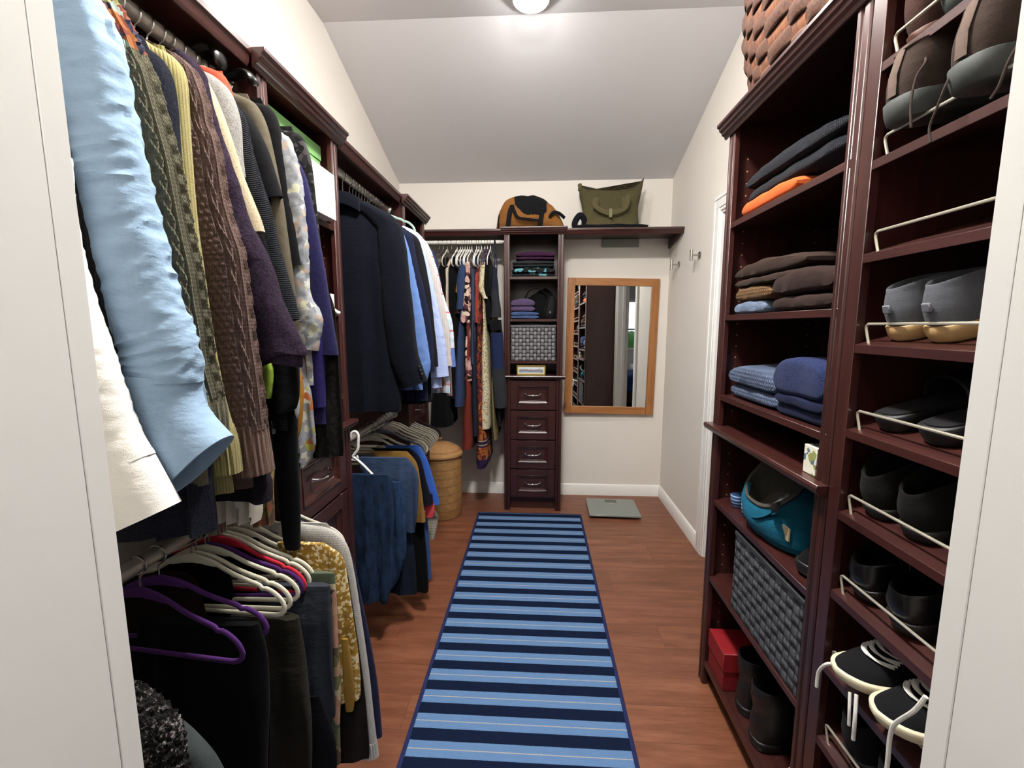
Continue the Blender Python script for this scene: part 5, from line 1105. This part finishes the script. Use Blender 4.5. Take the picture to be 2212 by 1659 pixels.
BL = fabric('0e0e0f', '19191b', rough=.7); BLP = plain('0b0b0c', .35)
def slide(lab, k, x, yc, yaw=0.):
    t, _ = shoe('slide_sandal', lab, on_shelf(k, x, yc), HEEL(yaw), [BL, plain('121213', .5)], L=.265, w=1.05, sole=.034, upper=False, cat='sandal')
    m = MB(); rings = []
    for j in range(9):
        xx = .12+.085*j/8; rings.append([Vector((xx+.006*math.sin(a), .052*math.cos(a), .022+.058*(1-.25*j/8)*math.sin(a)**.75)) for a in [PI*q/18 for q in range(19)]])
    m.loft(rings, False, False, closed=False); o = obj('strap', m, plain('1b1b1c', .45), t, local=True); sd = o.modifiers.new('solid', 'SOLIDIFY'); sd.thickness = .004
    m = MB(); O = shoe_outline(.258, .93); m.loft([[p+Vector((.004, 0, z)) for p in O] for z in (.0342, .0372)]); obj('foot_bed', m, plain('262628', .3), t, local=True)
slide('black slide sandal, left one of the pair behind the wire rail', 5, .690, .905); slide('black slide sandal, right one of the pair behind the wire rail', 5, .690, .80)
for yc, lab in ((.915, 'black suede clog with rounded heel, left one of the pair'), (.818, 'black suede clog with rounded heel, right one of the pair')):
    shoe('clog', lab, on_shelf(4, .690, yc), HEEL(), [fabric('151413', '211f1d'), plain('141413', .6)], L=.275, w=1.12, sole=.026, collar=(.015, .48, .034), ch=(.062, .058, .075))
for yc, lab in ((.918, 'glossy black buckled shoe, left one of the pair'), (.815, 'glossy black buckled shoe, right one of the pair')):
    shoe('buckled_shoe', lab, on_shelf(3, .686, yc), HEEL(), [plain('0c0c0d', .28), plain('101010', .4)], L=.27, w=1.1, sole=.034, collar=(.02, .55, .036), ch=(.05, .03, .05), strap=(plain('141415', .3), .075, .075, M_CHROME))
WL = fabric('d9d8d2', 'e6e5e0'); CREAM = plain('d9d1b4', .55); BK = fabric('121214', '1c1c1f')
for yc, lab, k in ((.878, 'black canvas sneaker with cream sole, left one of the pair', 0), (.775, 'black canvas sneaker with cream sole, right one nearest the camera', 1)):
    xt = .618+.004*k; L = .275
    t, S = shoe('canvas_sneaker', lab, (xt+L*math.cos(.05), yc, SHZ[2]+.043+L*math.sin(.05)), TOE(.05, .05), [BK, CREAM], L=L, w=1.08, sole=.026, collar=(.03, .48, .031), ch=(.060, .044, .052), laces=(WL, 5), welt=.006, toeH=.036)
    nm = t.name
    if k == 0: loose_lace(nm, [at(1800, 1434, 'X', .62), at(1783, 1436, 'X', .612), at(1768, 1452, 'X', .61), at(1764, 1484, 'X', .61)], WL, .0034)
    else:
        loose_lace(nm, [at(1836, 1495, 'X', .625), at(1835, 1530, 'X', .618), at(1834, 1567, 'X', .617)], WL, .003)
        loose_lace(nm, [at(1850, 1500, 'X', .625), at(1847, 1550, 'X', .615), at(1843, 1598, 'X', .615)], WL, .0034)
        loose_lace(nm, [at(2000, 1505, 'X', .60), at(1975, 1535, 'X', .595), at(1935, 1562, 'X', .592), at(1923, 1590, 'X', .592), at(1918, 1640, 'X', .592), at(1912, 1700, 'X', .592)], WL, .0034)
for yc, lab in ((.895, 'black suede shoe on the lowest visible rack shelf, left one'), (.79, 'black suede shoe on the lowest visible rack shelf, right one')):
    shoe('suede_shoe', lab, on_shelf(1, .69, yc), HEEL(), [fabric('17171a', '242428'), plain('151517', .5)], L=.27, w=1.12, sole=.024, collar=(.02, .5, .034), ch=(.075, .06, .08))
# shoes and boxes inside the right sweater tower
t = box_thing('shoe_box', 'red cardboard box on the bottom right shelf', .672, .99, 1.488, 1.622, .1005, .246, plain('75121a', .5), .07, lidm=plain('84151d', .5))
for yc, x, lab in ((1.405, .692, 'black lace-up boot next to the red box'), (1.282, .680, 'black lace-up boot right of its pair on the bottom shelf')):
    shoe('lace_up_boot', lab, (x, yc, .1006), (0, 0, .10), [plain('0f0f10', .45), plain('0a0a0b', .5)], L=.275, w=1.12, sole=.032, collar=(.012, .48, .041), ch=(.085, .07, .09), boot=.085, laces=(plain('1d1d1f', .6), 4), cat='boot')
shoe('white_shoe', 'white canvas shoe on the bottom right shelf beside the boots', (.945, 1.135, .1006), (0, 0, PI), [fabric('cfcac0', 'dedad2'), plain('d8d5cc', .5)], L=.26, w=1., sole=.022)
t, _ = shoe('black_ankle_boot', 'black suede ankle boot beside the teal handbag', (.945, 1.125, .7606), (0, 0, PI), [fabric('0d0d0e', '151516'), plain('17181a', .4)], L=.265, w=1.05, sole=.032, collar=(.03, .5, .034), ch=(.075, .065, .085), boot=.04, cat='boot')
p = at(1700, 1150, 'X', .70); m = MB(); m.box(.698, .702, p.y-.012, p.y+.022, p.z-.022, p.z+.014); obj('price_tag', m, plain('b9a988', .7), t)
for yc, lab in ((1.565, 'blue striped flat sandal behind the teal handbag, far one'), (1.50, 'blue striped flat sandal behind the teal handbag, near one')):
    t, _ = shoe('flat_sandal', lab, (.70, yc-.02 if yc < 1.52 else yc, .7606), (0, 0, .25), [BL, stripes(('31507f', '93a7c4', '24395f'), .012, 2)], L=.23, w=.62, sole=.045, upper=False, cat='sandal')
    m = MB(); rings = []
    for j in range(7):
        xx = .12+.04*j/6; rings.append([Vector((xx, .033*math.cos(a), .035+.045*math.sin(a)**.75)) for a in [PI*q/14 for q in range(15)]])
    m.loft(rings, False, False, closed=False); o = obj('strap', m, fabric('27406e', '3f5f94'), t, local=True); sd = o.modifiers.new('solid', 'SOLIDIFY'); sd.thickness = .003
# ------------------------------------------------------------------ back tower contents
folded('folded_sweater', 'black sweater with a turquoise pattern on the top shelf of the back tower', 'sweater', -.19, .125, 3.285, 3.56, 1.7575, [.028, .034], printed(('15171a', '15171a', '5f97a3', '15171a', '222629'), 40., warp=.3), 21, .008, face='Y')
folded('folded_sweater', 'dark grey sweater between the purple and the turquoise patterned ones', 'sweater', -.185, .115, 3.292, 3.56, 1.8265, [.022, .022], fabric('25262a', '34363b'), 22, .006, face='Y')
folded('folded_sweater', 'purple sweater on top of the pile in the back tower', 'sweater', -.16, .12, 3.29, 3.56, 1.875, [.026, .030], fabric('30182f', '482648'), 23, .01, face='Y')
folded('folded_sweater', 'blue folded sweater under the lavender one in the back tower', 'sweater', -.195, .01, 3.287, 3.54, 1.4555, [.026, .026], knit('30456e', '566f9e', 240.), 24, .004, face='Y')
folded('folded_sweater', 'fuzzy lavender sweater on the middle shelf of the back tower', 'sweater', -.196, -.02, 3.29, 3.54, 1.5085, [.04, .045], boucle('4a3a58', '76648a', 260., .7), 25, .016, face='Y')
t = thing('shoulder_bag', 'black shoulder bag leaning behind the lavender sweater in the back tower', 'bag', (.0, 3.44, 1.4555))
m = MB(); rings = []
for z, k in ((0, .8), (.02, .98), (.08, 1.), (.14, .9), (.19, .62), (.215, .3)):
    rings.append([Vector((.0+.02*z/.2+k*.13*math.copysign(abs(math.cos(a))**.7, math.cos(a)), 3.46+k*.07*math.sin(a), 1.4555+z*(1+.1*math.cos(a)))) for a in [2*PI*i/40 for i in range(40)]])
m.loft(rings); obj('body', m, fabric('0e0e10', '19191b'), t)
m = MB(); m.tube(crom([(-.10, 3.40, 1.60), (-.06, 3.385, 1.665), (.0, 3.38, 1.68), (.06, 3.385, 1.64), (.09, 3.38, 1.55)], 24), .010, 8, flat=(1., .35)); obj('strap', m, fabric('131315', '1f1f22'), t)
t = thing('small_backpack', 'small black bag with a metal clasp at the right of the middle shelf', 'bag', (.09, 3.36, 1.4555))
m = MB(); rings = []
for z, k in ((0, .85), (.015, 1.), (.06, 1.), (.11, .8), (.15, .55), (.17, .3)):
    rings.append([Vector((.085+.02*z/.17+k*.05*math.copysign(abs(math.cos(a))**.7, math.cos(a)), 3.345+.05*z+k*.05*math.sin(a), 1.4555+z)) for a in [2*PI*i/36 for i in range(36)]])
m.loft(rings); obj('body', m, fabric('0f0f10', '1b1b1d', rough=.6), t)
m = MB(); m.box(.083, .099, 3.290, 3.2955, 1.49, 1.515); obj('clasp', m, M_CHROME, t, bevel=.002)
t = thing('framed_picture', 'small gilt framed landscape picture standing on the back tower counter', 'picture', (-.045, 3.285, 1.0425)); R = Matrix.Translation((-.045, 3.285, 1.0425)) @ Matrix.Rotation(-.12, 4, 'X'); ROOTM[t.name] = R; t.rotation_euler = (-.12, 0, 0)
GOLD = plain('b9a055', .28, .9); w, h, f = .107, .074, .010
for a in ((-w, w, 0, f), (-w, w, h-f, h), (-w, -w+f, f, h-f), (w-f, w, f, h-f)):
    m = MB(); m.box(a[0], a[1], -.006, .008, a[2], a[3]); obj('frame_rail', m, GOLD, t, bevel=.002, local=True)
m = MB(); m.box(-w+f-.001, w-f+.001, .001, .003, f-.001, h-f+.001); obj('mat_board', m, plain('d9d3bd', .6), t, local=True)
def landscape():
    tt = NT('painted landscape'); v = tt.co(); z = tt.sep(v)[2]; n = tt.noise(v, 22, 3, .6)
    k = tt.math('ADD', tt.math('MULTIPLY', z, 22.), tt.math('MULTIPLY', tt.math('SUBTRACT', n, .5), .8))
    tt.col(tt.ramp(k, [(.38, 'a9b6bd'), (.55, '7f8f9b'), (.72, '6b6f86'), (.82, '9a7f8d'), (.9, '6f7f78'), (1., 'cdd2d6')])); return tt.m
m = MB(); m.box(-w+f+.008, w-f-.008, -.0005, .0015, f+.008, h-f-.006); obj('painting', m, landscape(), t, local=True)
# ------------------------------------------------------------------ bags on the top shelf
def duffel():
    t = thing('duffel_bag', 'brown canvas duffel bag with black top and straps on the back shelf', 'bag', (-.04, 3.45, 2.0975)); cx, cy, z0 = -.055, 3.45, 2.0975
    B = fabric('7d5229', '98683a', wr=.5); K = fabric('121214', '1c1c1f')
    def sect(u):      # height, half depth at u in -1..1
        return .255*(1-abs(u+.10)**3.2*.62)*(1-.20*max(0, u)), .125*(1-.35*abs(u)**4)
    m = MB(); rings = []; NS = 150
    for i in range(97):
        u = i/96*2-1; hh, dd = sect(u); e = (1-abs(u)**10)**.5 if abs(u) < 1 else .25; hh *= max(e, .3); x = cx+.255*u; ring = []
        for j in range(NS):
            a = 2*PI*j/NS; ca, sa = math.cos(a), math.sin(a)
            y = cy+dd*max(e, .3)*math.copysign(abs(ca)**.7, ca); z = hh/2+hh/2*math.copysign(abs(sa)**.75, sa)
            ring.append(Vector((x+.006*nz(a*2, u*3), y+.010*nz(u*4, a*2, 3), z0+max(.0, z+(.008*nz(u*5, a*2, 8) if sa > -.3 else 0)))))
        rings.append(ring)
    m.loft(rings)
    # faces of the upper middle become the black insert
    for k, f in enumerate(m.f):
        c = sum((m.v[i] for i in f), Vector())/len(f); u = (c.x-cx)/.255; z = c.z-z0
        if z > .10 and -.46 < u < .66 and z > .175-.10*math.sin((u+.46)/1.12*PI)+(.06 if u > .45 else 0): m.m[k] = 1
        if u < -.88 : m.m[k] = 1 if -.96 < u < -.9 else m.m[k]
    obj('body', m, [B, K], t)
    for x0, w_ in ((-.165, .0), (.065, .0)):
        m = MB(); P = [(cx+x0, cy-.128, z0+.002), (cx+x0+.008, cy-.139, z0+.06), (cx+x0+.018, cy-.136, z0+.12), (cx+x0+.035, cy-.118, z0+.165 if x0 < 0 else z0+.12)]
        m.tube(crom([Vector(p) for p in P], 16), .017, 8, flat=(1., .16), up=(0, 1, 0)); obj('webbing', m, K, t)
    m = MB(); P = [(cx-.130, cy-.122, z0+.168), (cx-.115, cy-.142, z0+.12), (cx-.09, cy-.15, z0+.075), (cx-.03, cy-.152, z0+.062), (cx+.05, cy-.146, z0+.055), (cx+.075, cy-.138, z0+.06)]
    m.tube(crom([Vector(p) for p in P], 26), .010, 8, flat=(1., .3), up=(0, 1, 0)); obj('carry_handle', m, K, t)
    m = MB(); P = [(cx+.135, cy-.128, z0+.075), (cx+.16, cy-.142, z0+.105), (cx+.20, cy-.13, z0+.105), (cx+.245, cy-.09, z0+.08)]
    m.tube(crom([Vector(p) for p in P], 18), .012, 8, flat=(1., .3), up=(0, 1, 0)); obj('end_handle', m, K, t)
duffel()
def tote():
    t = thing('canvas_tote', 'olive green canvas bag with pointed corners on the back shelf', 'bag', (.53, 3.45, 2.107)); z0 = 2.125; O_ = fabric('45402c', '5c563c', wr=.6); D_ = fabric('4d4832', '645e44')
    m = MB(); rings = []; N = 56
    for k in range(18):
        f = k/17; hw = .205+.035*f-.02*math.sin(PI*f); hd = .10*(1-f)**.7*.9+.012
        ring = []
        for j in range(N):
            a = 2*PI*j/N; ca, sa = math.cos(a), math.sin(a); x = hw*math.copysign(abs(ca)**.45, ca); y = hd*math.copysign(abs(sa)**.6, sa)
            u = x/.24; z = .275*f + (.035*f**4*max(0, -u)**6+.075*f**4*max(0, u)**5) - .015*f**3*(1-u*u)
            ring.append(Vector((.525+x+.02*f*0+.005*nz(f*6, a*2), 3.44+y+.014*f+.014*nz(u*4, f*5, 2)*(1-f*.3), z0+z+.004*nz(u*6, f*6, 6)*f)))
        rings.append(ring)
    m.loft(rings); obj('body', m, O_, t)
    m = MB(); P = [(.41, 3.338, 2.305), (.40, 3.322, 2.262), (.43, 3.316, 2.225), (.50, 3.312, 2.20), (.585, 3.314, 2.215), (.625, 3.320, 2.25), (.632, 3.332, 2.325)]
    m.tube(crom([Vector(p) for p in P], 30), .016, 8, flat=(1., .2), up=(0, 1, 0)); obj('carry_strap', m, D_, t)
    m = MB(); m.box(.498, .522, 3.300, 3.308, 2.165, 2.225); obj('strap_keeper', m, plain('6a6a48', .7), t, bevel=.003)
    for x, s in ((.408, 1), (.605, -1)):
        m = MB(); m.box(x-.018, x+.018, 3.343-.012, 3.352, 2.23, 2.31); obj('strap_patch', m, D_, t, bevel=.003)
    m = MB(); m.box(.290, .315, 3.425, 3.455, 2.385, 2.435); obj('corner_tab', m, D_, t, bevel=.004)
tote()
t = thing('black_bag', 'flat black bag lying under the olive canvas bag on the back shelf', 'bag', (.50, 3.45, 2.0975)); m = MB(); slab(m, 3.315, 3.57, .245, .78, 2.0975, .028, 5); m.v = [Vector((p.y, p.x, p.z)) for p in m.v]; obj('body', m, fabric('111215', '1a1b1f'), t)
m = MB(); m.tube(crom([Vector(p) for p in [(.262, 3.37, 2.12), (.268, 3.36, 2.155), (.30, 3.36, 2.195), (.33, 3.37, 2.17), (.335, 3.38, 2.13)]], 20), .022, 12, flat=(1., .8), up=(0, 1, 0)); obj('carry_handle', m, fabric('14151a', '1e2026'), t)
# ------------------------------------------------------------------ woven hamper in the corner
def hamper():
    cx, cy = -.715, 3.185; t = thing('woven_hamper', 'tall round woven wicker hamper with a lid in the back left corner', 'hamper', (cx, cy, 0))
    def coil(c1, c2, pr):
        q = NT('coiled wicker'); v = q.co(); x, y, z = q.sep(v)[:3]; ang = q.math('ARCTAN2', y, x)
        rows = q.math('ABSOLUTE', q.math('SINE', q.math('MULTIPLY', z, PI/pr))); st = q.math('ABSOLUTE', q.math('SINE', q.math('ADD', q.math('MULTIPLY', ang, 60.), q.math('MULTIPLY', q.math('FLOOR', q.math('MULTIPLY', z, 1/pr)), 1.57))))
        n = q.noise(v, 30, 4, .6); band = q.math('LESS_THAN', q.math('FRACT', q.math('MULTIPLY', z, 1/.062)), .16)
        c = q.ramp(q.math('ADD', q.math('MULTIPLY', n, .6), q.math('MULTIPLY', q.math('MULTIPLY', rows, st), .4)), [(.2, c1), (.75, c2)]); c = q.mix(q.math('MULTIPLY', band, .45), c, lin('7a5230'))
        q.col(c); q.set(Roughness=.6); q.bump(q.math('MULTIPLY', q.math('POWER', rows, .5), q.math('ADD', q.math('MULTIPLY', st, .6), .4)), .9, .004); return q.m
    W = coil('8f6536', 'c99a5f', .0075)
    m = MB(); R = .152; m.lathe([(0, .002), (R*.97, .002), (R*1.0, .01), (R*1.03, .15), (R*1.04, .30), (R*1.03, .44), (R*1.0, .47), (R*.95, .47), (R*.95, .02), (0, .02)], (cx, cy, 0), 64); obj('body', m, W, t)
    m = MB(); m.lathe([(R*1.07, .462), (R*1.12, .466), (R*1.12, .48), (R*1.05, .492), (R*.85, .515), (R*.55, .54), (R*.2, .556), (.0, .558)], (cx, cy, 0), 64); l = obj('lid', m, coil('a87545', 'd0a06a', .006), t)
    m = MB(); m.lathe([(.012, .555), (.010, .568), (.018, .578), (.016, .590), (0, .596)], (cx, cy, 0), 24); obj('knob', m, coil('a87545', 'd0a06a', .006), l)
hamper()
